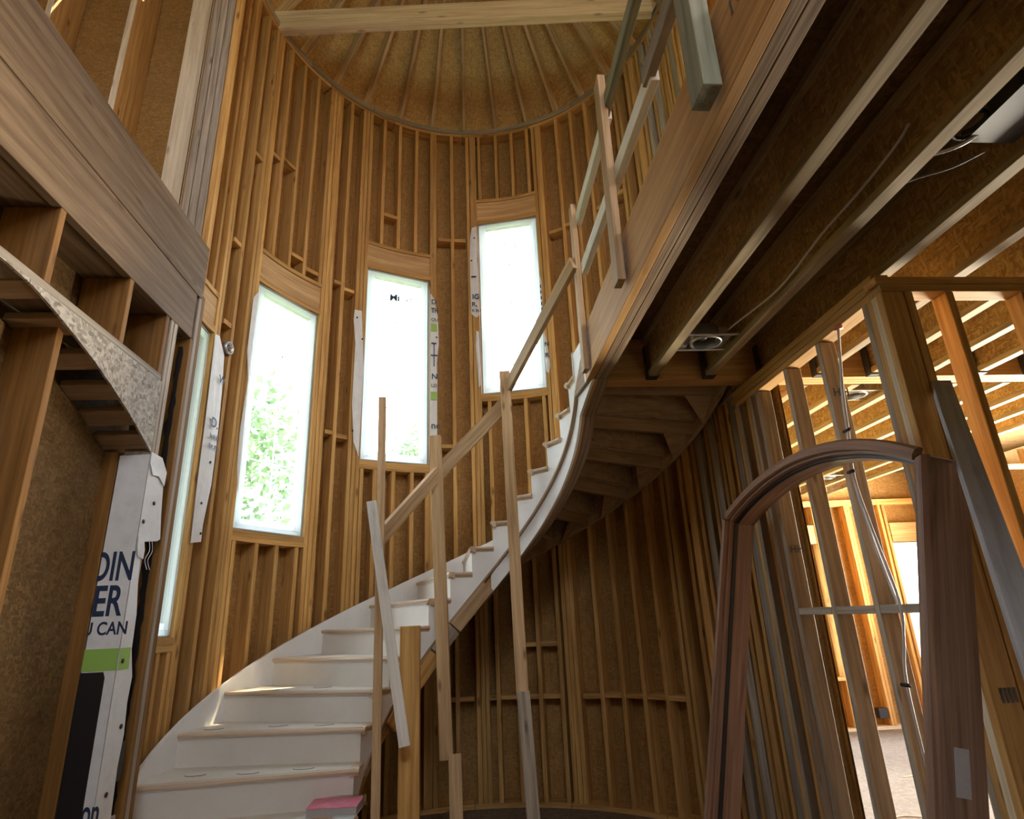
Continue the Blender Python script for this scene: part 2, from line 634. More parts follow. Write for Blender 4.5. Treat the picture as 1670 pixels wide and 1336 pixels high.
for j, (z0, z1) in enumerate(((-0.22, 2.1), (2.1, 4.5), (4.5, 7.08))):
    a = -9.0 if j % 2 == 0 else -22.0
    a = -9.0
    edges = [-9.0]
    x = 14.0 if j % 2 == 0 else 29.0
    while x < 186:
        edges.append(x)
        x += 33.5
    edges.append(190.0)
    for k in range(len(edges) - 1):
        sheath_panel(edges[k], edges[k + 1], z0, z1)


def stud(a, z0, z1, name='stud', mat='stud', t=0.038, r0=R_IN, r1=R_OUT, jit=True):
    ar = math.radians(a)
    rad = pol(ar, 1) - pol(ar, 0)
    rr = (r0 + r1) / 2
    dz = random.uniform(-.4, .4) if jit else 0
    p0 = pol(math.radians(a), rr, z0)
    p1 = pol(math.radians(a + dz * 0.35), rr, z1)
    return board(name, p0, p1, r1 - r0, t, rad, mat, tower)


FULL = [6.15, 7.4, 12.6, 17.2, 18.45, 19.68, 42.22, 43.45, 44.7, 48.6, 53.5, 54.75, 55.98, 77.72, 78.95, 84.9,
        90.4, 91.65, 92.88, 114.72, 115.95, 117.2, 123.6, 129.4, 135.2, 141.4, 147.3, 149.0, 153.6, 159.0,
        164.5, 169.2, 174.2, 178.6, 181.5]
for a in FULL:
    stud(a, FZ + 0.038, PLATE_Z)
for a, t, m_ in ((156.2, .075, 'stud'), (161.5, .07, 'stud_grey'), (166.8, .085, 'stud_grey'), (171.5, .07, 'stud'), (176.5, .085, 'stud_grey')):
    stud(a, FZ + 0.038, PLATE_Z, 'flat_stud', m_, t, R_IN - 0.002, R_IN + 0.04, False)
CRIP = [([-3.5, 2.5], [-3.5, 1.0, 4.5]),
        ([24.0, 29.9, 35.3, 40.8], [21.2, 28.0, 34.0, 39.6]),
        ([60.8, 66.5, 72.3], [57.4, 61.2, 66.6, 72.2, 76.6]),
        ([94.8, 100.8, 106.6, 112.4], [95.7, 101.2, 107.0, 112.8])]
for w_, (up, dn) in zip(WIN, CRIP):
    for a in up:
        stud(a, w_['z1'] + 0.335, PLATE_Z, 'cripple_stud')
    for a in dn:
        stud(a, FZ + 0.038, w_['z0'] - 0.087, 'cripple_stud')
    a0, a1 = w_['a0'] - 0.3, w_['a1'] + 0.3
    arc('sill_plate', R_IN, R_OUT, w_['z0'] - 0.085, w_['z0'] - 0.046, a0, a1, 'stud', tower)
    arc('sill_plate', R_IN + 0.004, R_OUT, w_['z0'] - 0.044, w_['z0'] - 0.002, a0, a1, 'stud', tower)
    arc('header_plate', R_IN, R_OUT, w_['z1'] + 0.004, w_['z1'] + 0.056, a0, a1, 'stud', tower)
    arc('curved_header', R_IN + 0.012, R_OUT - 0.02, w_['z1'] + 0.06, w_['z1'] + 0.292, a0, a1, 'curved_ply', tower)
    arc('header_plate', R_IN, R_OUT, w_['z1'] + 0.295, w_['z1'] + 0.333, a0, a1, 'stud', tower)
# segments of the curved plates
for k in range(8):
    a0 = -9 + k * 24.5
    arc('top_plate', R_IN, R_OUT, PLATE_Z, PLATE_Z + 0.038, a0, a0 + 24.3, 'stud', tower)
    arc('top_plate', R_IN - 0.01, R_OUT + 0.02, PLATE_Z + 0.04, PLATE_Z + 0.10, max(-9, a0 - 8), min(187, a0 + 16.3), 'stud_grey', tower)
    arc('bottom_plate', R_IN, R_OUT, FZ, FZ + 0.038, a0, a0 + 24.3, 'stud', tower)


def block(a0, a1, z, mat='stud'):
    arc('blocking', R_IN + 0.005, R_OUT - 0.003, z, z + 0.038, a0, a1, mat, tower)


for a0, a1, z in ((80.1, 84.3, 5.42), (85.5, 89.3, 5.42), (80.1, 84.3, 2.97), (49.2, 52.5, 4.52), (45.7, 48.0, 4.56),
                  (45.7, 48.0, 2.99), (49.2, 52.5, 2.97), (124.2, 128.8, 5.40), (118.4, 123.0, 5.37), (136, 140.8, 5.43),
                  (142, 146.8, 5.45), (60.9, 66, 5.6), (9.0, 12.0, 3.56), (13.2, 16.5, 5.3), (20.2, 23.5, 5.5), (24.7, 29.3, 5.55),
                  (30.6, 34.7, 4.62), (36, 40.3, 4.55), (9.0, 12.0, 4.3),
                  (85.5, 89.3, 0.64), (93, 95.2, 0.64), (96.4, 100.6, 0.64), (101.9, 106.4, 0.64), (107.7, 112.2, 0.64),
                  (118.3, 123.0, 0.64), (124.3, 128.8, 0.65), (130.0, 134.6, 0.65), (135.9, 140.8, 0.65), (142.0, 146.7, 0.65),
                  (101.9, 106.4, 1.07), (107.7, 112.2, 1.07), (79.9, 84.3, 0.64), (60.9, 66, 0.62), (67.4, 71.6, 0.62)):
    block(a0, a1, z)

# ---------------------------------------------------------------- windows


def window(n, w_):
    am = math.radians((w_['a0'] + w_['a1']) / 2)
    h = 1.95 * math.sin(math.radians((w_['a1'] - w_['a0']) / 2)) - 0.003
    d = 1.95 * math.cos(math.radians((w_['a1'] - w_['a0']) / 2))
    c = pol(am, d)
    r = (pol(am, 1) - pol(am, 0))
    t = Vector((-r.y, r.x, 0)) * -1.0
    z0, z1 = w_['z0'], w_['z1']
    root = sroot('window_%d' % n)
    up = Vector((0, 0, 1))

    def bar(nm, u0, u1, v0, v1, d0, d1, mat, par=root):
        p0 = c + t * ((u0 + u1) / 2) + r * ((d0 + d1) / 2)
        if u1 - u0 > v1 - v0:
            a_, b_ = c + t * u0, c + t * u1
            off = r * ((d0 + d1) / 2) + up * ((v0 + v1) / 2)
            return board(nm, a_ + off, b_ + off, v1 - v0, d1 - d0, up, mat, par)
        off = t * ((u0 + u1) / 2) + r * ((d0 + d1) / 2) + c
        return board(nm, off + up * v0, off + up * v1, u1 - u0, d1 - d0, t, mat, par)
    f = 0.012
    for k in (-1, 1):
        bar('jamb_liner', *(sorted((k * h, k * (h - f)))), z0, z1, 0.0, 0.10, 'vinyl' if n == 1 else 'trimgrey')
        bar('frame', *(sorted((k * (h - f), k * (h - 0.045)))), z0 + f, z1 - f, 0.008, 0.10, 'vinyl')
        bar('sash', *(sorted((k * (h - 0.045), k * (h - 0.085)))), z0 + 0.045, z1 - 0.045, 0.0, 0.045, 'vinyl')
    bar('jamb_liner', -h, h, z0, z0 + f, 0.0, 0.10, 'trimgrey')
    bar('jamb_liner', -h, h, z1 - f, z1, 0.0, 0.10, 'trimgrey')
    bar('frame', -h + 0.045, h - 0.045, z0 + f, z0 + 0.045, 0.008, 0.10, 'vinyl')
    bar('frame', -h + 0.045, h - 0.045, z1 - 0.045, z1 - f, 0.008, 0.10, 'vinyl')
    bar('sash', -h + 0.085, h - 0.085, z0 + 0.045, z0 + 0.085, 0.0, 0.045, 'vinyl')
    bar('sash', -h + 0.085, h - 0.085, z1 - 0.085, z1 - 0.045, 0.0, 0.045, 'vinyl')
    g = h - 0.085
    q = [c + t * -g + r * 0.016 + up * (z0 + 0.085), c + t * g + r * 0.016 + up * (z0 + 0.085),
         c + t * g + r * 0.016 + up * (z1 - 0.085), c + t * -g + r * 0.016 + up * (z1 - 0.085)]
    raw('pane', q, [[0, 1, 2, 3]], 'glass', root)
    bar('muntin', -0.006, 0.006, z0 + 0.085, z1 - 0.085, 0.018, 0.028, 'vinyl')
    for k in (1, 2, 3):
        zz = z0 + 0.085 + (z1 - z0 - 0.17) * k / 4
        bar('muntin', -g, g, zz - 0.006, zz + 0.006, 0.019, 0.027, 'vinyl')
    return root, c, t, r


W3 = [window(i + 1, w_) for i, w_ in enumerate(WIN)]
# small sticker with the glazier's mark on the third window
_, c_, t_, r_ = W3[2]
st = tag(slab('window_sticker', [c_ + t_ * (-0.10) + r_ * 0.011 + Vector((0, 0, 4.55)), c_ + t_ * 0.06 + r_ * 0.011 + Vector((0, 0, 4.57)),
                                 c_ + t_ * 0.06 + r_ * 0.011 + Vector((0, 0, 4.64)), c_ + t_ * (-0.10) + r_ * 0.011 + Vector((0, 0, 4.62))],
              r_ * 0.001, 'vinyl'), 'small white sticker with black lettering on the middle window pane', 'sticker')
text('lettering', 'Mi', 0.11, c_ + t_ * (-0.09) + r_ * 0.009 + Vector((0, 0, 4.565)), t_ * 1.0 + Vector((0, 0, 0.12)), (0, 0, 1), 'ink', st)
text('lettering', 'V7', 0.075, c_ + t_ * 0.075 + r_ * 0.009 + Vector((0, 0, 4.585)), t_, (0, 0, 1), 'inkgrey', st)
_, c_, t_, r_ = W3[3]
for k, (u, lab) in enumerate(((-0.10, 'left one of two pale stickers near the top of the rightmost tower window'),
                              (0.03, 'right one of two pale stickers near the top of the rightmost tower window'))):
    s_ = slab('window_sticker', [c_ + t_ * u + r_ * 0.012 + Vector((0, 0, 5.27)), c_ + t_ * (u + 0.09) + r_ * 0.012 + Vector((0, 0, 5.27)),
                                 c_ + t_ * (u + 0.09) + r_ * 0.012 + Vector((0, 0, 5.39)), c_ + t_ * u + r_ * 0.012 + Vector((0, 0, 5.39))],
              r_ * 0.001, 'vinyl')
    tag(s_, lab, 'sticker')
    for j in range(4):
        board('print_line', c_ + t_ * (u + .01) + r_ * 0.011 + Vector((0, 0, 5.29 + j * .025)), c_ + t_ * (u + .08) + r_ * 0.011 + Vector((0, 0, 5.29 + j * .025)), 0.004, 0.001, (0, 0, 1), 'inkgrey', s_)

# ---------------------------------------------------------------- conical roof of the tower
roof = sroot('ceiling_tower')
APEX = Vector((CX - 0.02, CY, 9.09))
RAFT = [-8, 5, 17.5, 30, 43.2, 54.6, 66.9, 78.3, 89.6, 101.0, 112.2, 123.4, 133.6, 145.0, 157, 169, 181]
RB = 2.03
for a in RAFT:
    ar = math.radians(a)
    p0 = pol(ar, RB, 7.03)
    d = (APEX - p0)
    p1 = p0 + d * 0.94
    up = Vector((0, 0, 1)) - d.normalized() * d.normalized().z
    off = up.normalized() * 0.05
    board('rafter', p0 + off, p1 + off, 0.14, 0.038, up, 'rafter', roof)
for i in range(len(RAFT) - 1):
    a0, a1 = math.radians(RAFT[i]), math.radians(RAFT[i + 1])
    h0, h1 = 0.0, 1.0
    rows = [(0.0, 0.48), (0.48, 1.0)] if i % 2 else [(0.0, 0.62), (0.62, 1.0)]
    for (s0, s1) in rows:
        vs, gr = [], []
        for s in (s0, s1):
            for a in (a0, (a0 + a1) / 2, a1):
                p = pol(a, 2.16, 7.08).lerp(APEX + Vector((0, 0, .16)), s)
                vs.append(p)
                gr.append((a * 2.1, s * 2.9, 0))
        raw('roof_panel', vs, [[0, 1, 4, 3], [1, 2, 5, 4]], 'osb_roof', roof, gr)
# plain roof over the rest of the upper storey, with the tower's front half left open above the landing
vs, fs = [], []
N = 36
for i in range(N + 1):
    a = -PI * i / N
    vs.append(pol(a, 2.10, 7.09))
    d = Vector((-math.cos(a), math.sin(a), 0))
    k = min(4.4 / max(abs(d.x), 1e-6), 7.0 / max(abs(d.y), 1e-6))
    q = Vector((CX, CY, 7.09)) + d * k
    vs.append(q)
for i in range(N):
    fs.append([2 * i, 2 * i + 1, 2 * i + 3, 2 * i + 2])
up_ceiling = struct(raw('ceiling_upper', vs, fs, 'osb_roof'))
# front half of the cone
vs = [APEX + Vector((0, 0, .16))] + [pol(-PI * i / 18 + math.radians(-8 if i == 0 else 0), 2.16, 7.08) for i in range(19)]
struct(raw('ceiling_cone_front', vs, [[0, i, i + 1] for i in range(1, 19)], 'osb_roof'))

arc('eave_board', 2.055, 2.22, 7.032, 7.06, -12, 190, 'osb_roof', roof)
# tie beam across the tower
tag(board('tie_beam', (-1.86, 4.60, 7.055), (1.93, 4.27, 7.055), 0.235, 0.09, (0, 0, 1), 'stud_pale'),
    'long pale timber beam spanning the round tower just under its cone roof', 'beam')

# ================================================================ SETTING: floor, decks, outer shell
floor = sroot('floor')
xx = -2.1
row = 0
while xx < 8.0:
    yy = -3.0 - (row % 2) * 1.2
    while yy < 9.5:
        y0, y1 = max(yy, -3.0), min(yy + 2.435, 9.5)
        if y1 > y0 + .05:
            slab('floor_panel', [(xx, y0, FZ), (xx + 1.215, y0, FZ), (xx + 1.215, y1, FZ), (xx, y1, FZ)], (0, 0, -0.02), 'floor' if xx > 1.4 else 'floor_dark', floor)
        yy += 2.44
    xx += 1.22
    row += 1
struct(raw('ground', [(-80, -80, -0.6), (80, -80, -0.6), (80, 80, -0.6), (-80, 80, -0.6)], [[0, 1, 2, 3]], 'grassy'))

# balcony deck and the I-joists below it
deck = sroot('ceiling')
for i in range(5):
    for j in range(5):
        x0, x1 = 0.93 + i * 1.22, 0.93 + (i + 1) * 1.22 - 0.003
        y0, y1 = -3.0 + j * 2.44 - (i % 2) * 1.1, -3.0 + (j + 1) * 2.44 - 0.003 - (i % 2) * 1.1
        if x0 < 1.95:
            y1 = min(y1, 3.99)
        y0 = max(y0, -3.0)
        y1 = min(y1, 8.35)
        if y1 > y0 + 0.05:
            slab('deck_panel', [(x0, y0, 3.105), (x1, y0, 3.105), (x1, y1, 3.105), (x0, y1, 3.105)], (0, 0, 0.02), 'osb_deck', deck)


def joist(x, y0, y1, z0=2.80, z1=3.10):
    j = board('joist', (x, y0, (z0 + z1) / 2), (x, y1, (z0 + z1) / 2), z1 - z0 - 0.05, 0.011, (0, 0, 1), 'osb_web', deck, c=0.0005)
    for z in (z0 + 0.019, z1 - 0.019):
        board('flange', (x, y0, z), (x, y1, z), 0.038, 0.064, (0, 0, 1), 'flange', j)
    return j


for k in range(11):
    x = 1.255 + 0.389 * k
    joist(x, -2.9, 3.69)
    if x > 1.9:
        joist(x, 3.86, 8.18)
joist(2.0, 3.86, 4.4)
ORD = iter(('first', 'second', 'third', 'fourth', 'fifth', 'sixth', 'seventh', 'eighth', 'ninth'))
for x in (1.255, 1.644, 2.033, 2.422, 2.811, 3.2, 3.589, 3.978, 4.367):
    # steel hangers at the beam
    h = thing('joist_hanger', (x, 3.69, 2.79), 'dark steel joist hanger on the long beam, %s from the balcony beam' % next(ORD), 'hanger', 'joist hangers along the beam')
    for s in (-1, 1):
        board('hanger_side', (x + s * 0.035, 3.66, 2.79), (x + s * 0.035, 3.66, 3.02), 0.06, 0.003, (0, 1, 0), 'metal_dark', h, c=.0003)
    board('hanger_seat', (x - 0.036, 3.66, 2.792), (x + 0.036, 3.66, 2.792), 0.06, 0.003, (0, 1, 0), 'metal_dark', h, c=.0003)

bm_ = thing('balcony_beam', (0.87, -2.9, 2.79), 'deep laminated timber beam edging the balcony above the stairs', 'beam')
board('beam_ply', (0.835, -2.9, 2.96), (0.835, 3.70, 2.96), 0.34, 0.045, (0, 0, 1), 'lvl', bm_)
board('beam_ply', (0.882, -2.9, 2.957), (0.882, 3.70, 2.957), 0.33, 0.045, (0, 0, 1), 'lvl_dark', bm_)
board('beam_ply', (0.93, -2.9, 2.955), (0.93, 3.70, 2.955), 0.325, 0.045, (0, 0, 1), 'lvl_dark', bm_)
lb = thing('long_beam', (0.95, 3.78, 2.79), 'long dark reddish timber beam carrying the joist ends above the stair top', 'beam')
board('beam_ply', (0.955, 3.725, 2.95), (6.3, 3.725, 2.95), 0.30, 0.044, (0, 0, 1), 'lvl', lb)
board('beam_ply', (0.955, 3.772, 2.95), (6.3, 3.772, 2.95), 0.30, 0.044, (0, 0, 1), 'lvl', lb)
board('beam_ply', (0.955, 3.819, 2.95), (6.3, 3.819, 2.95), 0.30, 0.044, (0, 0, 1), 'lvl', lb)

# ---------------------------------------------------------------- partition wall beside the stair (runs towards the camera)
part = sroot('wall_right')
PX0, PX1 = 1.92, 2.01
PXM, PW = (PX0 + PX1) / 2, PX1 - PX0
for z, y0, y1 in ((2.68, 2.40, 3.92), (2.72, 2.33, 3.98), (2.76, 2.36, 3.94)):
    board('top_plate', (PXM, y0, z), (PXM, y1, z), PW, 0.038, (1, 0, 0), 'stud', part)
board('bottom_plate', (PXM, 2.33, FZ + .019), (PXM, 3.95, FZ + .019), PW, 0.038, (1, 0, 0), 'stud', part)
for y, m_ in ((2.866, 'stud_grey'), (3.222, 'stud_grey'), (3.60, 'stud_grey'), (3.70, 'stud_grey'), (3.742, 'stud'), (3.88, 'stud_grey'), (3.921, 'stud')):
    board('stud', (PXM, y, FZ + .038), (PXM, y, 2.66), PW, 0.038, (1, 0, 0), m_, part)
for y0, y1 in ((2.50, 2.845), (2.887, 3.20), (3.243, 3.58)):
    board('blocking', (PXM, y0, 1.285), (PXM, y1, 1.285), PW, 0.038, (1, 0, 0), 'stud_grey', part)
# built-up corner post
for k in range(4):
    board('corner_stud', (PXM + 0.0, 2.33 + k * 0.039, FZ + .038), (PXM, 2.33 + k * 0.039, 2.66), PW + 0.02 - 0.006 * k, 0.038, (1, 0, 0), ('stud', 'stud_pale', 'stud', 'stud_grey')[k], part)
board('corner_stud', (2.045, 2.355, FZ + .038), (2.045, 2.355, 2.66), 0.09, 0.038, (0, 1, 0), 'stud', part)

cross = sroot('wall_crossing')
for z, x0 in ((2.68, 1.915), (2.72, 1.90)):
    board('top_plate', (x0, 2.355, z), (6.0, 2.355, z), 0.09, 0.038, (0, 1, 0), 'stud', cross)
board('bottom_plate', (3.2, 2.355, FZ + .019), (6.0, 2.355, FZ + .019), 0.09, 0.038, (0, 1, 0), 'stud', cross)
for x, m_ in ((2.245, 'stud'), (2.62, 'stud'), (3.0, 'stud'), (3.4, 'stud'), (3.8, 'stud'), (4.2, 'stud')):
    board('stud', (x, 2.355, FZ + .038 if x > 3.1 else FZ), (x, 2.355, 2.66), 0.09, 0.038, (0, 1, 0), m_, cross)
for x0, x1 in ((2.066, 2.224), (2.266, 2.6), (2.64, 2.98)):
    board('blocking', (x0, 2.355, 1.29), (x1, 2.355, 1.29), 0.09, 0.038, (0, 1, 0), 'stud', cross)

# ---------------------------------------------------------------- far room: exterior wall with window, inner stud wall
far = sroot('wall_far')
FY = 8.25


def wall_x(root, y, x0, x1, z0, z1, mat, holes=()):
    xs = sorted({x0, x1} | {h[i] for h in holes for i in (0, 1)} | {x0 + 1.22 * i for i in range(1, int((x1 - x0) / 1.22) + 1)})
    zs = sorted({z0, z1} | {h[i] for h in holes for i in (2, 3)})
    for i in range(len(xs) - 1):
        for j in range(len(zs) - 1):
            xm, zm = (xs[i] + xs[i + 1]) / 2, (zs[j] + zs[j + 1]) / 2
            if xs[i + 1] - xs[i] < .002 or any(h[0] < xm < h[1] and h[2] < zm < h[3] for h in holes):
                continue
            slab('sheathing_panel', [(xs[i] + .001, y, zs[j]), (xs[i + 1] - .001, y, zs[j]), (xs[i + 1] - .001, y, zs[j + 1]), (xs[i] + .001, y, zs[j + 1])], (0, 0.012, 0), mat, root)


def wall_y(root, x, y0, y1, z0, z1, mat, holes=()):
    ys = sorted({y0, y1} | {h[i] for h in holes for i in (0, 1)} | {y0 + 1.22 * i for i in range(1, int((y1 - y0) / 1.22) + 1)})
    zs = sorted({z0, z1} | {h[i] for h in holes for i in (2, 3)})
    for i in range(len(ys) - 1):
        for j in range(len(zs) - 1):
            ym, zm = (ys[i] + ys[i + 1]) / 2, (zs[j] + zs[j + 1]) / 2
            if ys[i + 1] - ys[i] < .002 or any(h[0] < ym < h[1] and h[2] < zm < h[3] for h in holes):
                continue
            slab('sheathing_panel', [(x, ys[i] + .001, zs[j]), (x, ys[i + 1] - .001, zs[j]), (x, ys[i + 1] - .001, zs[j + 1]), (x, ys[i] + .001, zs[j + 1])], (0.012, 0, 0), mat, root)


wall_x(far, FY, 1.9, 8.2, FZ, 3.1, 'osb', [(3.6, 4.76, 0.45, 2.10), (5.95, 7.0, 0.45, 2.10)])
for x in (2.2, 2.6, 3.0, 3.4, 3.55, 4.82, 4.87, 4.92, 5.30, 5.34, 5.62, 5.80, 5.86, 7.05, 7.10, 7.5, 7.9):
    board('stud', (x, FY - 0.07, FZ + .038), (x, FY - .07, 2.62), 0.14, 0.038, (0, 1, 0), 'stud', far)
for z in (2.64, 2.68):
    board('top_plate', (1.95, FY - .07, z), (8.1, FY - .07, z), 0.14, 0.038, (0, 1, 0), 'stud', far)
board('bottom_plate', (1.95, FY - .07, FZ + .019), (8.1, FY - .07, FZ + .019), 0.14, 0.038, (0, 1, 0), 'stud_pale', far)
for x0, x1 in ((3.57, 4.80), (5.90, 7.03)):
    board('sill_plate', (x0, FY - .07, 0.41), (x1, FY - .07, 0.41), 0.14, 0.038, (0, 1, 0), 'stud', far)
    board('header', (x0, FY - .07, 2.24), (x1, FY - .07, 2.24), 0.25, 0.12, (0, 0, 1), 'curved_ply', far)
    for k in range(3):
        xx_ = x0 + 0.25 + k * 0.38
        board('cripple_stud', (xx_, FY - .07, FZ + .038), (xx_, FY - .07, 0.39), 0.14, 0.038, (0, 1, 0), 'stud', far)


def flat_window(n, x0, x1, z0, z1, y):
    root = sroot('window_%d' % n)
    for xa in (x0 + 0.03, x1 - 0.03):
        board('frame', (xa, y, z0), (xa, y, z1), 0.06, 0.08, (1, 0, 0), 'vinyl', root)
    for za in (z0 + 0.03, z1 - 0.03):
        board('frame', (x0 + .06, y, za), (x1 - .06, y, za), 0.06, 0.08, (0, 0, 1), 'vinyl', root)
    board('meeting_rail', (x0 + .06, y, (z0 + z1) / 2), (x1 - .06, y, (z0 + z1) / 2), 0.05, 0.05, (0, 0, 1), 'vinyl', root)
    raw('pane', [(x0 + .06, y, z0 + .06), (x1 - .06, y, z0 + .06), (x1 - .06, y, z1 - .06), (x0 + .06, y, z1 - .06)], [[0, 1, 2, 3]], 'glass', root)


flat_window(5, 3.6, 4.76, 0.45, 2.10, FY + .02)
flat_window(6, 5.95, 7.0, 0.45, 2.10, FY + .02)

side = sroot('wall_side')
wall_y(side, 7.2, -3.0, 8.3, FZ, 7.09, 'osb', [(4.2, 6.6, 0.35, 2.25)])
for y in [-2.6 + .4 * k for k in range(27)]:
    if 4.15 < y < 6.65 or 0.15 < y < 1.65:
        continue
    board('stud', (7.12, y, FZ), (7.12, y, 3.1), 0.14, 0.038, (1, 0, 0), 'stud', side)
inner = sroot('wall_inner')
for x in (4.93, 5.05, 5.42, 5.50, 5.86):
    board('stud', (x, 6.05, FZ), (x, 6.05, 2.64 if x > 5 else 2.38), 0.09, 0.038, (0, 1, 0), 'stud', inner)
board('top_plate', (4.9, 6.05, 2.66), (6.3, 6.05, 2.66), 0.09, 0.038, (0, 1, 0), 'stud', inner)
board('header', (5.08, 6.05, 1.98), (6.2, 6.05, 1.98), 0.28, 0.06, (0, 0, 1), 'osb_web', inner)
for k in range(5):
    board('cripple_stud', (5.55 + k * .13, 6.05, FZ), (5.55 + k * .13, 6.05, 1.82), 0.09, 0.038, (0, 1, 0), 'stud', inner)

# ---------------------------------------------------------------- left wall with the arched doorway
left = sroot('wall_left')
LX, LB = -1.70, -1.95
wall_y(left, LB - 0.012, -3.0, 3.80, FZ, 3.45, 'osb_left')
wall_y(left, -4.4, -3.0, 4.05, 3.4, 7.09, 'osb')
# cripples over the arch
AY, AR, AZC = 1.47, 3.80, 2.722
AY1 = 3.30
AY0 = 2 * AY - AY1


def arch_z(y):
    return min(2.658, AZC - (AR - math.sqrt(AR * AR - (y - AY) ** 2)))


board('arch_plate', (LX - 0.11, AY0, 2.682), (LX - 0.11, 3.285, 2.682), 0.22, 0.036, (1, 0, 0), 'stud_grey', left)
for y in (-0.3, 0.2, 0.7, 1.2, 1.75, 2.30, 2.865, 3.262):
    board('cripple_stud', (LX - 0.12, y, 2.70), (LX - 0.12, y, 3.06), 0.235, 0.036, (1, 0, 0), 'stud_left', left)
poly2 = [(AY0 + (AY1 - AY0) * i / 24, arch_z(AY0 + (AY1 - AY0) * i / 24)) for i in range(25)]
vs = [(LX, y, z) for y, z in poly2] + [(LX, y, 2.664) for y, z in poly2]
vs += [(LX - 0.012, y, z) for y, z in poly2] + [(LX - 0.012, y, 2.664) for y, z in poly2]
n_ = 25
fs = []
for i in range(n_ - 1):
    fs += [[i, i + 1, n_ + i + 1, n_ + i], [2 * n_ + i, 2 * n_ + i + 1, 3 * n_ + i + 1, 3 * n_ + i], [i, i + 1, 2 * n_ + i + 1, 2 * n_ + i]]
raw('arch_gusset', vs, fs, 'osb_grey', left)
# blocks that line the soffit of the arch
for yb in (3.235, 3.075, 2.90, 2.70, 2.48, 2.26, 0.6, 0.4, 0.2, 0.0, -0.2):
    p = [Vector((0, yb - .05, arch_z(yb - .05) + .003)), Vector((0, yb + .05, arch_z(yb + .05) + .003))]
    mid = (p[0] + p[1]) / 2
    dr = (p[1] - p[0]).normalized()
    nn = Vector((0, -dr.z, dr.y))
    if nn.z < 0:
        nn = -nn
    mid += nn * 0.021
    board('soffit_block', (LX - 0.014, mid.y, mid.z), (LB + 0.004, mid.y, mid.z), 0.11, 0.038, dr, 'ply', left)
# sheathing left inside the opening, its top cut to the arch, on the outer face
vs = [(LB + 0.016, y, z - 0.01) for y, z in poly2] + [(LB + 0.016, y, FZ) for y, z in poly2] + [(LB + .002, y, z - 0.01) for y, z in poly2] + [(LB + .002, y, FZ) for y, z in poly2]
raw('doorway_panel', vs, fs, 'osb_left', left)
# jamb to the right of the opening
board('jamb_stud', (-1.905, 3.314, FZ), (-1.905, 3.314, 2.255), 0.085, 0.045, (1, 0, 0), 'stud_left', left)
board('jamb_stud', (-1.785, 3.335, FZ), (-1.785, 3.335, 2.255), 0.15, 0.04, (1, 0, 0), 'stud_left', left)
board('jamb_stud', (LX - 0.07, 3.318, 2.24), (LX - 0.07, 3.318, 3.06), 0.14, 0.03, (1, 0, 0), 'stud_grey', left)
board('jamb_stud', (LX - 0.07, 3.362, FZ), (LX - 0.07, 3.362, 3.06), 0.14, 0.038, (1, 0, 0), 'stud_grey', left)
for k in range(3):
    board('end_stud', (LX - 0.07, 3.575 + k * 0.04, FZ), (LX - 0.07, 3.575 + k * 0.04, 3.41 if k > 0 else 3.06), 0.14, 0.038, (1, 0, 0), ('stud_left', 'stud_grey', 'stud_left')[k], left)
tp = []
for i in range(60):
    tp.append((LX - 0.03 - random.uniform(0, .012), 3.553, 0.3 + 2.7 * i / 59))
for i in range(60):
    tp.append((LX - 0.062 - random.uniform(0, .022), 3.553, 3.0 - 2.7 * i / 59))
slab('tar_strip', tp, (0, -0.002, 0), 'black', left)
# stud in the doorway
board('mullion_stud', (-1.845, 2.50, FZ), (-1.845, 2.50, 2.645), 0.20, 0.04, (1, 0, 0), 'stud_left', left)
# left jamb
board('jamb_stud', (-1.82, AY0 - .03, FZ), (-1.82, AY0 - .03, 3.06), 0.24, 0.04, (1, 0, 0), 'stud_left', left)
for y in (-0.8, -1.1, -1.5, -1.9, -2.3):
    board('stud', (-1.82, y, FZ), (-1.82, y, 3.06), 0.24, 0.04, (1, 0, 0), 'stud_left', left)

hb = thing('header_beam', (LX, -2.9, 3.06), 'stacked heavy timber beams crossing the upper left over the arched doorway', 'beam')
board('beam_ply', (LX - 0.022, -2.9, 3.215), (LX - 0.022, 3.56, 3.215), 0.31, 0.044, (0, 0, 1), 'header', hb)
board('beam_ply', (LX - 0.15, -2.9, 3.215), (LX - 0.15, 3.56, 3.215), 0.30, 0.20, (0, 0, 1), 'header', hb)
board('edge_strip', (LX - 0.041, -2.9, 3.385), (LX - 0.041, 3.62, 3.385), 0.028, 0.09, (0, 0, 1), 'header', hb)
board('edge_strip', (LX - 0.06, -2.9, 3.412), (LX - 0.06, 3.66, 3.412), 0.026, 0.08, (0, 0, 1), 'header', hb)
board('beam_ply', (LX - 0.045, -2.9, 3.61), (LX - 0.045, 3.68, 3.61), 0.37, 0.05, (0, 0, 1), 'header', hb)
board('beam_ply', (LX - 0.10, -2.9, 3.615), (LX - 0.10, 3.68, 3.615), 0.37, 0.05, (0, 0, 1), 'header', hb)
struct(slab('floor_left_landing', [(-4.4, -3, 3.42), (-1.82, -3, 3.42), (-1.82, 3.7, 3.42), (-4.4, 3.7, 3.42)], (0, 0, 0.03), 'osb_deck'))

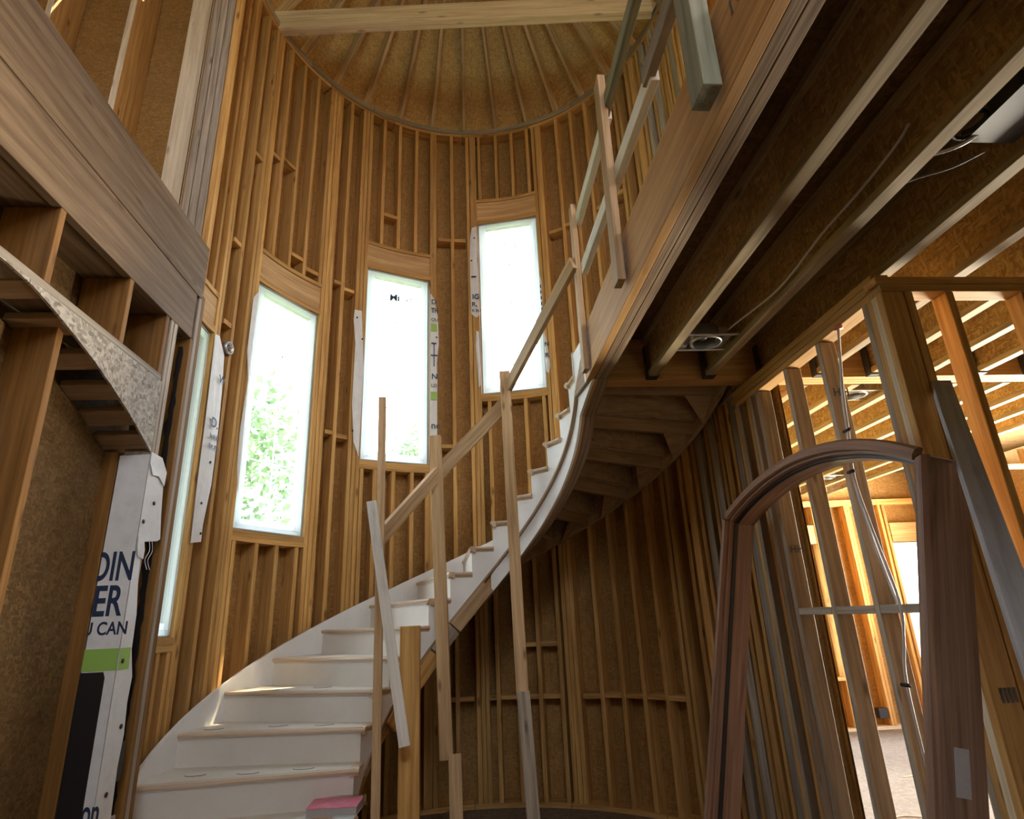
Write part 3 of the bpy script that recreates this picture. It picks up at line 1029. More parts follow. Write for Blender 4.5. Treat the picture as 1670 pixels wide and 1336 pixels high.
# upper-left wall that faces the camera
ul = sroot('wall_upper_left')
wall_x(ul, 4.02, -4.4, -2.03, 3.4, 7.09, 'osb')
for x in (-3.85, -3.22, -2.595):
    board('deep_stud', (x, 3.86, 3.45), (x, 3.86, 7.05), 0.30, 0.045, (0, 1, 0), 'stud', ul)
    board('edge_strip', (x, 3.705, 3.45), (x, 3.705, 7.05), 0.045, 0.008, (1, 0, 0), 'stud_pale', ul, c=0.001)  # thin pale strip added so the stud's front edge looks lit
board('corner_board', (-2.056, 3.72, 3.45), (-2.056, 3.72, 7.05), 0.165, 0.04, (1, 0, 0), 'stud_pale', ul)
for k in range(3):
    board('corner_stud', (-1.945 + k * 0.058, 3.725 - k * .004, 3.45), (-1.945 + k * 0.058, 3.725 - k * .004, 7.05), 0.052, 0.04, (1, 0, 0), 'stud_grey', ul, c=0.004)
board('corner_stud', (-1.777, 3.735, 3.45), (-1.777, 3.735, 7.05), 0.045, 0.06, (1, 0, 0), 'stud', ul)

# upper wall behind the balcony
ur = sroot('wall_upper_right')
wall_x(ur, 4.02, 2.13, 7.2, 3.12, 7.09, 'osb')
for x in (2.02, 2.10, 2.4, 2.8, 3.2, 3.6, 4.0, 4.4, 4.8, 5.2):
    board('stud', (x, 3.94, 3.13), (x, 3.94, 7.05), 0.14, 0.038, (0, 1, 0), 'stud', ur)
for x in (2.14, 2.42, 2.82):
    board('blocking', (x, 3.94, 5.0), (x + .25, 3.94, 5.0), 0.14, 0.038, (0, 1, 0), 'stud_pale', ur)

# front wall behind the camera with its open doorway and upper window openings
fr = sroot('wall_front')
wall_x(fr, -3.0, -4.4, 7.2, FZ, 7.09, 'osb', [(-1.0, 1.0, 4.7, 6.3), (1.7, 2.2, 0.9, 1.7)])

# ================================================================ STAIRCASE
RISE = 0.185
A0, DA = -0.56, 0.23
RI, RO = 0.70, 1.854


def nz(a):
    return ((a - A0) / DA + 1) * RISE


st = thing('staircase', (CX - 1.2, 3.2, FZ), 'curved white-primed staircase rising round the tower to the balcony', 'staircase')


def tread(n):
    z = (n + 1) * RISE
    a0 = A0 + DA * n
    a1 = a0 + DA + 0.014
    th = 0.028
    if n >= 2:
        inner = [pol(a0 + (a1 - a0) * i / 4, RI + 0.02) for i in range(5)]
        outer = [pol(a0 + (a1 - a0) * i / 4, RO) for i in range(5)]
    else:
        sh = (n - 2) * 0.27
        i0 = pol(A0 + DA * 2, RI + 0.02) + Vector((0, sh, 0))
        o0 = pol(A0 + DA * 2, RO) + Vector((0, sh, 0))
        o0.x = max(o0.x, -1.665)
        d = Vector((0, 0.27 + 0.04, 0))
        inner, outer = [i0, i0 + d], [o0, o0 + d]
        if n == 1:
            inner = [pol(A0 + DA, RI + .02), pol(A0 + DA * 2 + .03, RI + .02)]
            outer = [Vector((-1.665, 3.50, 0)), Vector((-1.69, 3.86, 0))]
    poly = [p + Vector((0, 0, z - th)) for p in inner + outer[::-1]]
    t = slab('tread', poly, (0, 0, th), 'tread', st)
    # rounded front nosing with a small cove below
    f0, f1 = inner[0].copy(), outer[0].copy()
    e = (f1 - f0).normalized()
    fw = Vector((-e.y, e.x, 0))
    if fw.dot(inner[1] - inner[0]) > 0:
        fw = -fw
    rings = []
    prof = [(0.0, 0.0), (0.010, -0.002), (0.016, -0.008), (0.018, -0.014), (0.016, -0.021), (0.010, -0.027), (0.0, -0.029), (-0.004, -0.040), (-0.012, -0.046), (-0.03, -0.046), (-0.03, 0.0)]
    f0e = f0 - e * (0.02 if n >= 2 else 0.0)
    for p in (f0e, f1):
        rings.append([p + fw * (u - 0.012) + Vector((0, 0, z + v + 0.0008)) for u, v in prof])
    sweep('nosing', rings, 'maple', t)
    # return nosing along the open side
    if n >= 1:
        rings = []
        ext = a0 + DA + 0.02
        for i in range(5):
            a = a0 + (ext - a0) * i / 4
            c = pol(a, RI + 0.022)
            o_ = (pol(a, 0) - pol(a, 1))
            rings.append([c + o_ * (u) + Vector((0, 0, z + v + 0.0005)) for u, v in prof])
        sweep('return_nosing', rings, 'maple', t)
    # riser, painted in front, raw plywood behind
    zb = z - RISE
    off = -fw * 0.012
    q0, q1 = f0 + off, f1 + off
    if n >= 2:
        q0 = q0 + e * 0.008
    slab('riser', [q0 + Vector((0, 0, zb)), q1 + Vector((0, 0, zb)), q1 + Vector((0, 0, z - th)), q0 + Vector((0, 0, z - th))], -fw * 0.012, 'riser', st)
    if n >= 3:
        ia, oa = RI + 0.165, RO - 0.02
        for nm, r0, r1, az, z0, z1, w_, mat in (('riser_backing', ia, oa, a0, zb - 0.03, z - th - .002, 0.012, 'ply'),):
            b0, b1 = f0.lerp(f1, 0.12) - fw * 0.026, f1 - fw * 0.026 - e * 0.02
            slab(nm, [b0 + Vector((0, 0, z0)), b1 + Vector((0, 0, z0)), b1 + Vector((0, 0, z1)), b0 + Vector((0, 0, z1))], -fw * w_, mat, st)
        poly = [pol(a0 + 0.065, RI + .17), pol(a1 - 0.005, RI + .17), pol(a1 - 0.005, RO - .012), pol(a0 + 0.03, RO - .012)]
        slab('tread_backing', [p + Vector((0, 0, z - th - 0.002)) for p in poly], (0, 0, -0.012), 'ply', st)
        ac = a0 + DA * 0.88
        c0 = pol(ac, RI + 0.17, z - th - 0.014 - 0.045)
        c1 = pol(ac, RO - 0.03, z - th - 0.014 - 0.045)
        board('carriage_block', c0, c1, 0.09, 0.038, (0, 0, 1), 'ply', st)
        if n >= 3:
            q_, w2 = [], []
            for i in range(4):
                a = a0 + 0.02 + (DA - .01) * i / 3
                q_.append(pol(a, RO - 0.006, nz(a) - 0.26))
                w2.append(pol(a, RO - 0.006, z - th - 0.001))
            raw('side_backing', q_ + w2, [[i, i + 1, i + 5, i + 4] for i in range(3)], 'ply', st)
        # triangular gusset at the wall side
        g = [pol(a0 + 0.05, RO - 0.03, zb - 0.07), pol(a0 + DA * .86, RO - 0.03, z - 0.05), pol(a0 + DA * .86, RO - 0.33, z - 0.05)]
        slab('wedge', g, (0, 0, -0.02), 'ply', st)


for n in range(-1, 16):
    tread(n)
# glue and staple marks left on the lower treads
for n, spots in ((2, ((-0.95, 4.02), (-1.25, 3.99), (-1.55, 4.02))), (3, ((-0.9, 4.27), (-1.2, 4.34), (-1.6, 4.36))), (4, ((-1.0, 4.62), (-1.35, 4.62)))):
    z = (n + 1) * RISE + 0.0015
    for (mx, my) in spots:
        l = 0.06
        tube('glue_mark', [(mx - l, my - .005, z), (mx - l * .5, my - .03, z), (mx + l * .6, my - .028, z), (mx + l, my - .002, z)], 0.0016, 'inkgrey', st, 4)
# landing edge nosing (the sixteenth step is the balcony deck)
a = A0 + DA * 16
tl = slab('landing_tread', [pol(a, RI + .02, 3.125), pol(a, RO, 3.125), (RO + CX, CY - 0.15, 3.125), (0.96, CY - 0.15, 3.125)], (0, 0, 0.02), 'tread', st)
slab('riser', [pol(a, RI + .02, 2.96), pol(a, RO, 2.96), pol(a, RO, 3.125), pol(a, RI + .02, 3.125)], (0, -0.012, 0), 'riser', st)


def helix(name, r0, r1, lo, hi, a0, a1, mat, zmin=None, n=60, straight=0.0, par=None):
    rings = []
    for i in range(n + 1):
        a = a0 + (a1 - a0) * i / n
        z = nz(a)
        zl = max(z + lo, FZ) if zmin is None else max(z + lo, zmin)
        zh = max(z + hi, zl + 0.01)
        rings.append([pol(a, r0, zl), pol(a, r0, zh), pol(a, r1, zh), pol(a, r1, zl)])
    if straight:
        base = [Vector(p) for p in rings[-1]]
        for k in range(1, 5):
            s = straight * k / 4
            t_ = k / 4
            q = [p + Vector((0.035 * t_, -s, 0)) for p in base]
            q[0].z = q[3].z = base[0].z * (1 - t_) + 2.79 * t_
            q[1].z = q[2].z = base[1].z * (1 - t_) + 3.11 * t_
            rings.append(q)
    return sweep(name, rings, mat, par or st)


helix('wall_skirt', RO, RO + 0.02, -0.27, 0.055, A0 + DA * 1.2, PI, 'white', n=48)
helix('wall_stringer', RO - 0.045, RO - 0.002, -0.30, -0.225, A0 + DA * 1.6, PI, 'ply', n=48)
# open side: skirt cut to the steps, one curved sheet
vs, gr, fs = [], [], []
K = 6


def skirt_col(a, zt):
    zl = max(nz(a) - 0.36, FZ)
    b = len(vs)
    for r in (RI + 0.028, RI + 0.041):
        vs.append(pol(a, r, zl))
        vs.append(pol(a, r, max(zt, zl + .005)))
        gr.extend([(a, zl, r), (a, zt, r)])
    return b


for n in range(1, 16):
    a0 = A0 + DA * n + 0.016
    prev = None
    for i in range(K + 1):
        a = a0 + DA * i / K
        b = skirt_col(a, (n + 1) * RISE - 0.03)
        if prev is not None:
            fs += [[prev, b, b + 1, prev + 1], [prev + 2, b + 2, b + 3, prev + 3], [prev + 1, b + 1, b + 3, prev + 3], [prev, b, b + 2, prev + 2]]
        prev = b
a = A0 + DA * 16 + 0.016
raw('open_skirt', vs, fs, 'white', st, gr)
slab('open_skirt', [pol(PI, RI + 0.028, nz(PI) - 0.36), (CX + RI + 0.05, 3.62, 2.80), (CX + RI + .05, 3.62, 3.12), pol(PI, RI + 0.028, 3.12)], (0.012, 0, 0), 'white', st)
# thin dark wood moulding under the skirt, then the laminated curved stringer
helix('skirt_moulding', RI + 0.016, RI + 0.046, -0.375, -0.352, 0.25, PI, 'lvl_dark', straight=0.34)
helix('curved_stringer', RI + 0.042, RI + 0.060, -0.515, -0.376, 1.72, PI, 'white', straight=0.34)
LAM = 5
for k in range(LAM):
    helix('stringer_ply', RI + 0.061 + k * 0.019, RI + 0.061 + k * 0.019 + 0.0175, -0.515 - (k % 2) * .003, -0.225, 0.12, PI, 'lvl_dark' if k else 'lvl', straight=0.34)
# pieces of lumber tacked along the lower edge
for (a0, a1, m_, lo) in ((0.62, 0.80, 'stud', -.40), (0.90, 1.13, 'stud', -.40), (1.135, 1.33, 'stud_grey', -.39), (1.34, 1.69, 'post', -.39), ):
    p0, p1 = pol(a0, RI + 0.012, nz(a0) + lo - .05), pol(a1, RI + 0.012, nz(a1) + lo - .05)
    board('tacked_board', p0, p1, 0.10, 0.03, (0, 0, 1), m_, st)

# ================================================================ TEMPORARY GUARD POSTS AND RAILS


def pb(name, p0, p1, W, T, wd, mat, label, cat='post', group=None):
    p0 = Vector(p0)
    o = board(name, p0, p1, W, T, wd, mat)
    return tag(o, label, cat, group)


pb('guard_post', (-0.505, 3.82, FZ), (-0.556, 3.93, 2.775), 0.05, 0.07, (1, 0.1, 0), 'post', 'tall thin two-by-four post at the foot of the stairs, leftmost upright')
pb('brace_board', (-0.345, 3.64, 0.70), (-0.578, 3.74, 2.03), 0.06, 0.045, (1, 0.1, 0), 'whiteboard', 'slanting board with a bright white left edge nailed beside the first post', 'board')
pb('newel_post', (-0.328, 3.77, FZ), (-0.338, 3.82, 1.30), 0.115, 0.06, (1, 0, 0), 'stud', 'short orange-brown post whose cut top stands beside the lower steps')
pb('guard_post', (-0.155, 4.56, 0.45), (-0.232, 4.62, 2.71), 0.09, 0.045, (1, -0.1, 0), 'post', 'second leaning guard post, standing before the middle of the tower between two rails')
pb('post_extension', (-0.085, 4.41, FZ), (-0.10, 4.53, 0.49), 0.085, 0.04, (1, 0, 0), 'post', 'lower offcut that lengthens the second guard post down to the floor', 'board')
pb('guard_post', (0.363, 4.50, 0.82), (0.338, 4.62, 3.255), 0.085, 0.04, (1, -0.1, 0), 'post', 'long guard post rising in front of the rightmost tower window')
pb('post_extension', (0.403, 4.42, FZ), (0.365, 4.46, 0.85), 0.085, 0.04, (1, 0, 0), 'stud_grey', 'grey knotty lower length of the guard post below the curved stringer', 'board')
pb('guard_rail', (-0.565, 3.99, 1.83), (-0.20, 4.64, 2.43), 0.10, 0.035, (0, 0, 1), 'post', 'lowest sloping guard rail between the first and second posts', 'rail')
pb('guard_rail', (-0.215, 4.66, 2.41), (0.36, 4.68, 3.02), 0.11, 0.035, (0, 0, 1), 'post', 'middle sloping guard rail between the second and third posts', 'rail')
pb('guard_rail', (0.345, 4.68, 3.10), (0.755, 3.50, 3.58), 0.115, 0.035, (0, 0, 1), 'post', 'uppermost sloping guard rail climbing across the rightmost tower window', 'rail')
pb('guard_post', (0.785, 3.545, 2.80), (0.785, 3.53, 4.05), 0.085, 0.035, (0, 1, 0), 'post', 'narrow post nailed where the stair meets the balcony beam', 'post')
pb('guard_post', (0.775, 2.56, 2.85), (0.775, 2.52, 4.11), 0.095, 0.04, (0, 1, 0), 'post', 'upright two-by-four post nailed to the balcony beam, middle of the balcony posts')
pb('guard_post', (0.765, 1.40, 2.81), (0.765, 1.38, 4.3), 0.105, 0.06, (0, 1, 0), 'green', 'thick greenish weathered post on the balcony beam, nearest to the camera')
pb('balcony_rail', (0.815, 3.45, 3.50), (0.815, 1.87, 3.45), 0.09, 0.04, (0, 0, 1), 'whiteboard', 'lower pale rail running along the balcony to the joint near the top', 'rail')
pb('balcony_rail', (0.80, 1.93, 3.47), (0.80, 0.4, 3.47), 0.09, 0.04, (0, 0, 1), 'stud_grey', 'nearer grey length of the lower balcony rail, cut off by the upper edge', 'rail')
pb('balcony_rail', (0.815, 3.50, 3.92), (0.815, 2.55, 3.92), 0.085, 0.04, (0, 0, 1), 'whiteboard', 'upper pale balcony rail between the two farther posts', 'rail')
pb('balcony_rail', (0.80, 2.56, 3.93), (0.80, 0.4, 3.94), 0.085, 0.04, (0, 0, 1), 'green', 'upper greenish balcony rail running past the top edge', 'rail')

# ================================================================ ARCHED DOOR FRAME leaning on the partition
ang = math.atan2(0.44, 2.06)
FO = Vector((1.24, 3.82, FZ))
FV = Vector((math.sin(ang), -0.03, math.cos(ang))).normalized()
FU = Vector((0, -1, -0.03)).normalized()
FD = Vector((math.cos(ang), 0, -math.sin(ang)))
FO = FO + FV * 0.03
FW, FS, FRISE = 1.69, 2.05, 0.19
df = thing('arched_door_frame', (1.3, 2.9, FZ), 'reddish-brown arch-topped wooden door frame leaning against the stud partition', 'door frame')


def fpt(u, v, d):
    return FO + FU * u + FV * v + FD * d


def frame_sweep(name, prof, mat, seg):
    rings = []
    if seg == 'far':
        for v in (0.0, FS):
            rings.append([fpt(-n_, v + (0 if v == 0 else n_ * 0.35), d) for n_, d in prof])
    elif seg == 'near':
        for v in (0.0, FS):
            rings.append([fpt(FW + n_, v + (0 if v == 0 else n_ * 0.35), d) for n_, d in prof])
    else:
        R = (FRISE ** 2 + (FW / 2) ** 2) / (2 * FRISE)
        half = math.asin(FW / 2 / R)
        for i in range(25):
            th = -half + 2 * half * i / 24
            rings.append([fpt(FW / 2 + (R + n_) * math.sin(th), FS + FRISE - R + (R + n_) * math.cos(th), d) for n_, d in prof])
    return sweep(name, rings, mat, df)


JAMB = [(0, 0), (0.035, 0), (0.035, 0.155), (0, 0.155)]
STOP = [(-0.014, 0.05), (0.0, 0.05), (0.0, 0.11), (-0.014, 0.11)]
SEAL = [(-0.010, 0.030), (0.0, 0.030), (0.0, 0.050), (-0.010, 0.050)]
MOULD = [(0.012, -0.028), (0.030, -0.034), (0.052, -0.030), (0.062, -0.015), (0.062, 0.0), (0.012, 0.0)]
for seg, nm in (('far', 'jamb'), ('near', 'jamb'), ('arch', 'arch_head')):
    frame_sweep(nm, JAMB, 'mahog', seg)
    frame_sweep('door_stop', STOP, 'mahog', seg)
    frame_sweep('weather_seal', SEAL, 'black', seg)
    frame_sweep('brick_mould', MOULD, 'mahog', seg)
s_ = slab('paper_tag', [fpt(FW + 0.0365, 0.98, 0.05), fpt(FW + 0.0365, 0.98, 0.10), fpt(FW + 0.0365, 1.12, 0.10), fpt(FW + 0.0365, 1.12, 0.05)], (0, -0.0006, 0), 'paper', df)
s_['label'] = 'small pale sticker'

# grey stained board propped against the corner
pb('leaning_board', (0.95, 0.99, 0.545), (2.06, 2.30, 2.20), 0.072, 0.035, (1, -0.3, 0), 'plastic_board', 'grey stained plank leaning diagonally against the wall corner at far right', 'board')

# ================================================================ HOUSE WRAP FLAPS


def wrapflap(name, pts, R, label, group=None, parent=None):
    n = len(pts)
    P = [pol(math.radians(a), R + 0.004 * math.sin(i * 2.1), z) for i, (a, z) in enumerate(pts)]
    c = sum(P, Vector()) / n + (P[0] - P[1]) * 0
    cc = Vector((CX, CY, c.z))
    c = c + (cc - c).normalized() * 0.012
    vs = P + [c] + [p + (Vector((p.x, p.y, 0)) - Vector((CX, CY, 0))).normalized() * 0.002 for p in P] + [c + (c - cc).normalized() * .002]
    fs = [[i, (i + 1) % n, n] for i in range(n)] + [[n + 1 + i, n + 1 + (i + 1) % n, 2 * n + 1] for i in range(n)] + \
         [[i, (i + 1) % n, (i + 1) % n + n + 1, i + n + 1] for i in range(n)]
    o = raw(name, vs, fs, 'wrap')
    tag(o, label, 'house wrap', group)
    return o


def wtext(o, body, size, a, z, R=1.885, mat='ink', tilt=0.0, squeeze=1.0):
    ar = math.radians(a)
    t = pol(ar + 0.01, 1) - pol(ar, 1)
    t.normalize()
    return text('lettering', body, size, pol(ar, R, z), t + Vector((0, 0, tilt)), (0, 0, 1), mat, o, squeeze)


f1 = wrapflap('wrap_flap', [(5.2, 3.40), (7.2, 3.415), (9.575, 3.29), (10.6, 3.0), (11.1, 2.72), (10.8, 2.62), (10.9, 2.31), (9.8, 2.0), (9.6, 1.90), (6.2, 1.88), (6.0, 2.22), (5.5, 2.83)], 1.905,
              'long torn white wrap flap beside the leftmost, narrowest window')
wtext(f1, 'W', 0.08, 7.6, 3.05, 1.878)
wtext(f1, 'D.', 0.10, 6.6, 2.70, 1.878)
wtext(f1, 'builder', 0.045, 6.8, 2.62, 1.878)
wtext(f1, 'for the', 0.045, 6.8, 2.55, 1.878)
f2 = wrapflap('wrap_flap', [(19.9, 4.04), (18.2, 3.95), (17.9, 3.63), (17.9, 3.46), (19.3, 3.32), (19.2, 3.06), (18.5, 2.80), (19.0, 2.5), (19.9, 2.3), (20.0, 3.1)], 1.905,
              'thin crumpled white wrap edge left of the tall window with green trees')
f3 = wrapflap('wrap_flap', [(52.6, 4.33), (55.0, 4.34), (56.2, 3.72), (55.9, 2.81), (54.2, 2.95), (53.1, 3.32), (53.3, 3.96), (52.4, 4.22)], 1.90,
              'folded white wrap flap with staple dots left of the middle window')
f4 = wrapflap('wrap_flap', [(77.3, 4.72), (78.8, 4.64), (79.8, 4.41), (80.1, 4.12), (79.5, 3.9), (79.6, 3.7), (79.5, 3.09), (77.3, 3.09)], 1.905,
              'printed wrap strip with green bands right of the middle window')
wtext(f4, 'D', 0.075, 77.5, 4.58, 1.884)
wtext(f4, 'TH', 0.085, 77.5, 4.47, 1.884, 'ink', 0.0, 0.7)
wtext(f4, 'OU', 0.05, 77.5, 4.37, 1.884, 'inkgrey')
wtext(f4, 'N', 0.085, 77.6, 3.70, 1.884)
wtext(f4, 'LD', 0.05, 77.5, 3.61, 1.884, 'inkgrey')
wtext(f4, 'ne', 0.10, 77.5, 3.16, 1.884, 'inkgrey')
for z in (4.25, 3.47):
    arc('green_band', 1.886, 1.888, z, z + 0.09, 77.4, 79.4, 'greenink', f4, 1.0)
arc('printed_bar', 1.884, 1.886, 4.10, 4.115, 77.6, 79.2, 'ink', f4, 1)
arc('printed_bar', 1.884, 1.886, 3.96, 3.975, 77.4, 79.6, 'ink', f4, 1)
arc('printed_bar', 1.884, 1.886, 3.84, 4.10, 78.3, 78.6, 'ink', f4, 1)
f5 = wrapflap('wrap_flap', [(91.6, 5.60), (93.2, 5.62), (93.3, 4.47), (92.4, 4.44), (90.7, 4.49), (90.6, 5.2), (91.0, 5.5)], 1.905,
              'printed wrap strip left of the rightmost tower window')
arc('printed_bar', 1.884, 1.886, 4.93, 4.95, 91.0, 92.7, 'ink', f5, 1)
wtext(f5, 'IG', 0.085, 91.1, 4.66, 1.884)
wtext(f5, 'R,', 0.075, 90.9, 4.57, 1.884)
wtext(f5, 'R BU', 0.045, 91.0, 4.50, 1.884)
f6 = wrapflap('wrap_flap', [(92.3, 4.28), (93.1, 4.27), (93.3, 3.65), (92.6, 3.62), (92.3, 3.85), (91.9, 4.1)], 1.905,
              'small ragged wrap remnant low at the left side of the rightmost window')
f7 = wrapflap('wrap_flap', [(114.2, 4.22), (115.0, 4.10), (115.5, 3.93), (115.8, 3.79), (115.2, 3.70), (114.4, 3.72), (114.2, 3.85)], 1.905,
              'curled wrap scrap with dark letters right of the rightmost window')
wtext(f7, 'N', 0.07, 114.4, 4.0, 1.884)
wtext(f7, 'R', 0.075, 114.4, 3.87, 1.884)
f8 = wrapflap('wrap_flap', [(114.1, 4.87), (114.7, 4.80), (114.6, 4.5), (114.5, 4.25), (114.1, 4.25)], 1.91,
              'narrow dark-printed wrap sliver high on the right side of the rightmost window')
for k in range(6):
    arc('printed_bar', 1.888, 1.890, 4.35 + k * .07, 4.39 + k * .07, 114.15, 114.55, 'ink', f8, 1)
for f_, spots in ((f3, [(53.3, 4.24), (55.3, 4.02), (53.5, 3.05)]), (f1, [(7.2, 2.15), (8.6, 2.45), (8.3, 1.95)]), (f4, [(79.3, 4.18)]), (f5, [(91.2, 5.15), (92.3, 5.45)])):
    for a_, z_ in spots:
        ar = math.radians(a_)
        p_ = pol(ar, 1.882, z_)
        d_ = (pol(ar, 1) - pol(ar, 0))
        tube('cap_nail', [p_, p_ + d_ * 0.006], 0.009, 'black', f_, 10)

# wrap on the jamb of the arched doorway
jw = thing('wrapped_jamb', (-1.78, 3.3, FZ), 'white house wrap with navy letters and green band round the doorway jamb', 'house wrap')
JY = 3.298
slab('wrap_sheet', [(-1.86, JY, FZ), (-1.70, JY, FZ), (-1.70, JY, 2.24), (-1.855, JY, 2.235)], (0, -0.002, 0), 'wrap', jw)
edge = [(3.41, 0.3), (3.45, 0.50), (3.44, 0.72), (3.455, 0.86), (3.44, 1.0), (3.45, 1.12), (3.405, 1.25), (3.40, 1.42), (3.36, 1.60), (3.35, 1.71), (3.36, 1.78), (3.50, 1.80),
        (3.53, 1.815), (3.50, 1.95), (3.475, 2.11), (3.47, 2.17), (3.36, 2.25)]
slab('wrap_sheet', [(-1.697, JY - .003, FZ), (-1.697, 3.38, FZ)] + [(-1.697, y, z) for y, z in edge] + [(-1.697, JY - .003, 2.24)], (0.002, 0, 0), 'wrap', jw)
fold = [(JY - .01, 2.25), (3.40, 2.245), (3.48, 2.18), (3.465, 2.10), (3.40, 2.14), (3.33, 2.13), (JY - .01, 2.19)]
slab('wrap_fold', [(-1.692 + 0.004 * (i % 2), y, z) for i, (y, z) in enumerate(fold)], (0.004, 0, 0), 'wrap', jw)
fold2 = [(JY - .01, 1.80), (3.34, 1.79), (3.37, 1.74), (3.36, 1.69), (3.31, 1.70), (JY - .01, 1.74)]
slab('wrap_fold', [(-1.692 + 0.004 * (i % 2), y, z) for i, (y, z) in enumerate(fold2)], (0.004, 0, 0), 'wrap', jw)
XD = (1, 0, 0)
text('lettering', 'DIN', 0.20, (-1.895, JY - .003, 1.585), XD, (0, 0, 1), 'ink', jw, 0.58)
text('lettering', 'ER', 0.205, (-1.862, JY - .003, 1.415), XD, (0, 0, 1), 'ink', jw, 0.62)
text('lettering', 'U CAN', 0.085, (-1.888, JY - .003, 1.325), XD, (0, 0, 1), 'ink', jw, 0.80)
slab('green_band', [(-1.86, JY - .0035, 1.16), (-1.70, JY - .0035, 1.16), (-1.70, JY - .0035, 1.26), (-1.86, JY - .0035, 1.26)], (0, -.0005, 0), 'greenink', jw)
slab('green_band', [(-1.694, JY, 1.16), (-1.694, 3.40, 1.16), (-1.694, 3.395, 1.26), (-1.694, JY, 1.26)], (0.0005, 0, 0), 'greenink', jw)
slab('black_band', [(-1.86, JY - .0035, FZ), (-1.745, JY - .0035, FZ), (-1.745, JY - .0035, 1.13), (-1.755, JY - .0035, 1.155), (-1.86, JY - .0035, 1.155)], (0, -.0005, 0), 'black', jw)
text('lettering', 'on', 0.15, (-1.75, JY - .003, 0.52), XD, (0, 0, 1), 'ink', jw, 0.5)
for (y, z) in ((3.40, 1.99), (3.32, 1.88), (3.33, 1.2), (3.41, 0.9), (3.37, 0.62)):
    tube('cap_nail', [(-1.694, y, z), (-1.689, y, z)], 0.011, 'black', jw, 10)
for k in range(4):
    y = 3.40 + k * 0.03
    tag(tube('loose_thread', smooth_path([(-1.69, y, 1.80), (-1.685, y + .012, 1.74), (-1.69, y - .01, 1.69), (-1.68, y + .004, 1.64)]), 0.0015, 'wrap', None, 4),
        '%s of two loose white threads hanging from the torn jamb wrap' % ('left' if k == 0 else 'right'), 'thread', 'threads below the torn wrap') if k < 2 else None

# outlet box low on the left post
ob = thing('outlet_box', (LX - .05, 3.50, 0.72), 'black plastic outlet box fixed low between the left studs', 'outlet box')
board('box_shell', (LX - .04, 3.44, 0.66), (LX - .04, 3.44, 0.82), 0.07, 0.09, (1, 0, 0), 'metal_dark', ob)
board('box_rim', (LX - .0, 3.44, 0.655), (LX - .0, 3.44, 0.825), 0.008, 0.10, (1, 0, 0), 'black', ob)

# round electrical box between tower studs
ar = math.radians(11.4)
rb = thing('round_box', pol(ar, 1.92, 3.38), 'small round metal electrical box on the tower stud near left windows', 'electrical box')
d_ = pol(ar, 1) - pol(ar, 0)
c_ = pol(ar, 1.90, 3.38)
t_ = Vector((-d_.y, d_.x, 0))
rings = []
for r_, q_ in ((0.05, 0.0), (0.05, 0.04), (0.044, 0.04), (0.044, 0.005)):
    rings.append([c_ + d_ * (0.04 - q_) + (t_ * math.cos(k * PI / 8) + Vector((0, 0, 1)) * math.sin(k * PI / 8)) * r_ for k in range(16)])
sweep('can', rings, 'metal', rb, True)
for k in range(3):
    tube('wire_end', smooth_path([c_ + d_ * .03, c_ + t_ * (0.02 * (k - 1)) + Vector((0, 0, .012 * k)), c_ - d_ * 0.02 + t_ * (0.025 * (1 - k))]), 0.003, 'vinyl', rb)

# ================================================================ CEILING ELECTRICS


def downlight(x, y, z, s, label):
    r = thing('recessed_light_bracket', (x, y, z), label, 'light fitting')
    rings = []
    for (rr, zz) in ((0.085, 0), (0.095, 0), (0.095, 0.012), (0.078, 0.10), (0.072, 0.10), (0.085, 0.012)):
        rings.append([Vector((x + rr * math.cos(k * PI / 10), y + rr * math.sin(k * PI / 10), z + zz)) for k in range(20)])
    rings.append(rings[0])
    sweep('housing_ring', rings, 'metal', r, True, caps=False)
    for yy_ in (-0.105, 0.105):
        board('hanger_bar', (x - 0.165, y + yy_, z + 0.01), (x + 0.165, y + yy_, z + 0.01), 0.018, 0.012, (0, 1, 0), 'metal', r)
    slab('bracket_plate', [(x - .125, y - .10, z + .018), (x - .088, y - .10, z + .018), (x - .088, y + .10, z + .018), (x - .125, y + .10, z + .018)], (0, 0, .003), 'metal', r)
    slab('bracket_plate', [(x + .088, y - .10, z + .018), (x + .135, y - .10, z + .018), (x + .135, y + .10, z + .018), (x + .088, y + .10, z + .018)], (0, 0, .003), 'metal', r)
    board('junction_box', (x + 0.10, y - 0.05, z + .06), (x + 0.10, y + 0.05, z + .06), 0.055, 0.05, (1, 0, 0), 'metal', r)
    tube('lamp_socket', [(x - .01, y, z + .09), (x - .01, y, z + .03)], 0.022, 'metal_dark', r, 10)
    return r


downlight(1.45, 3.20, 2.825, 1, 'round steel recessed light bracket between joists above the stair top')
downlight(3.005, 4.18, 2.83, 1, 'recessed light bracket just past the long beam, behind the studs')
downlight(4.56, 7.2, 2.83, 1, 'small recessed light bracket in the bright far room ceiling')
jb = thing('junction_box', (1.86, 1.50, 2.86), 'grey steel junction box with loops of flexible conduit at the upper right', 'electrical box')
slab('box_plate', [(1.79, 1.33, 2.85), (1.98, 1.33, 2.85), (1.98, 1.60, 2.85), (1.79, 1.60, 2.85)], (0, 0, 0.003), 'metal_dark', jb)
board('box_body', (1.86, 1.38, 2.90), (1.86, 1.50, 2.90), 0.10, 0.09, (1, 0, 0), 'metal_dark', jb)
rings_pts = [(1.80 + 0.055 * math.cos(t * .35) - t * .001, 1.56 + 0.06 * math.sin(t * .35), 2.88 + 0.001 * t) for t in range(22)]
tube('conduit_loop', rings_pts, 0.008, 'metal_dark', jb, 8)
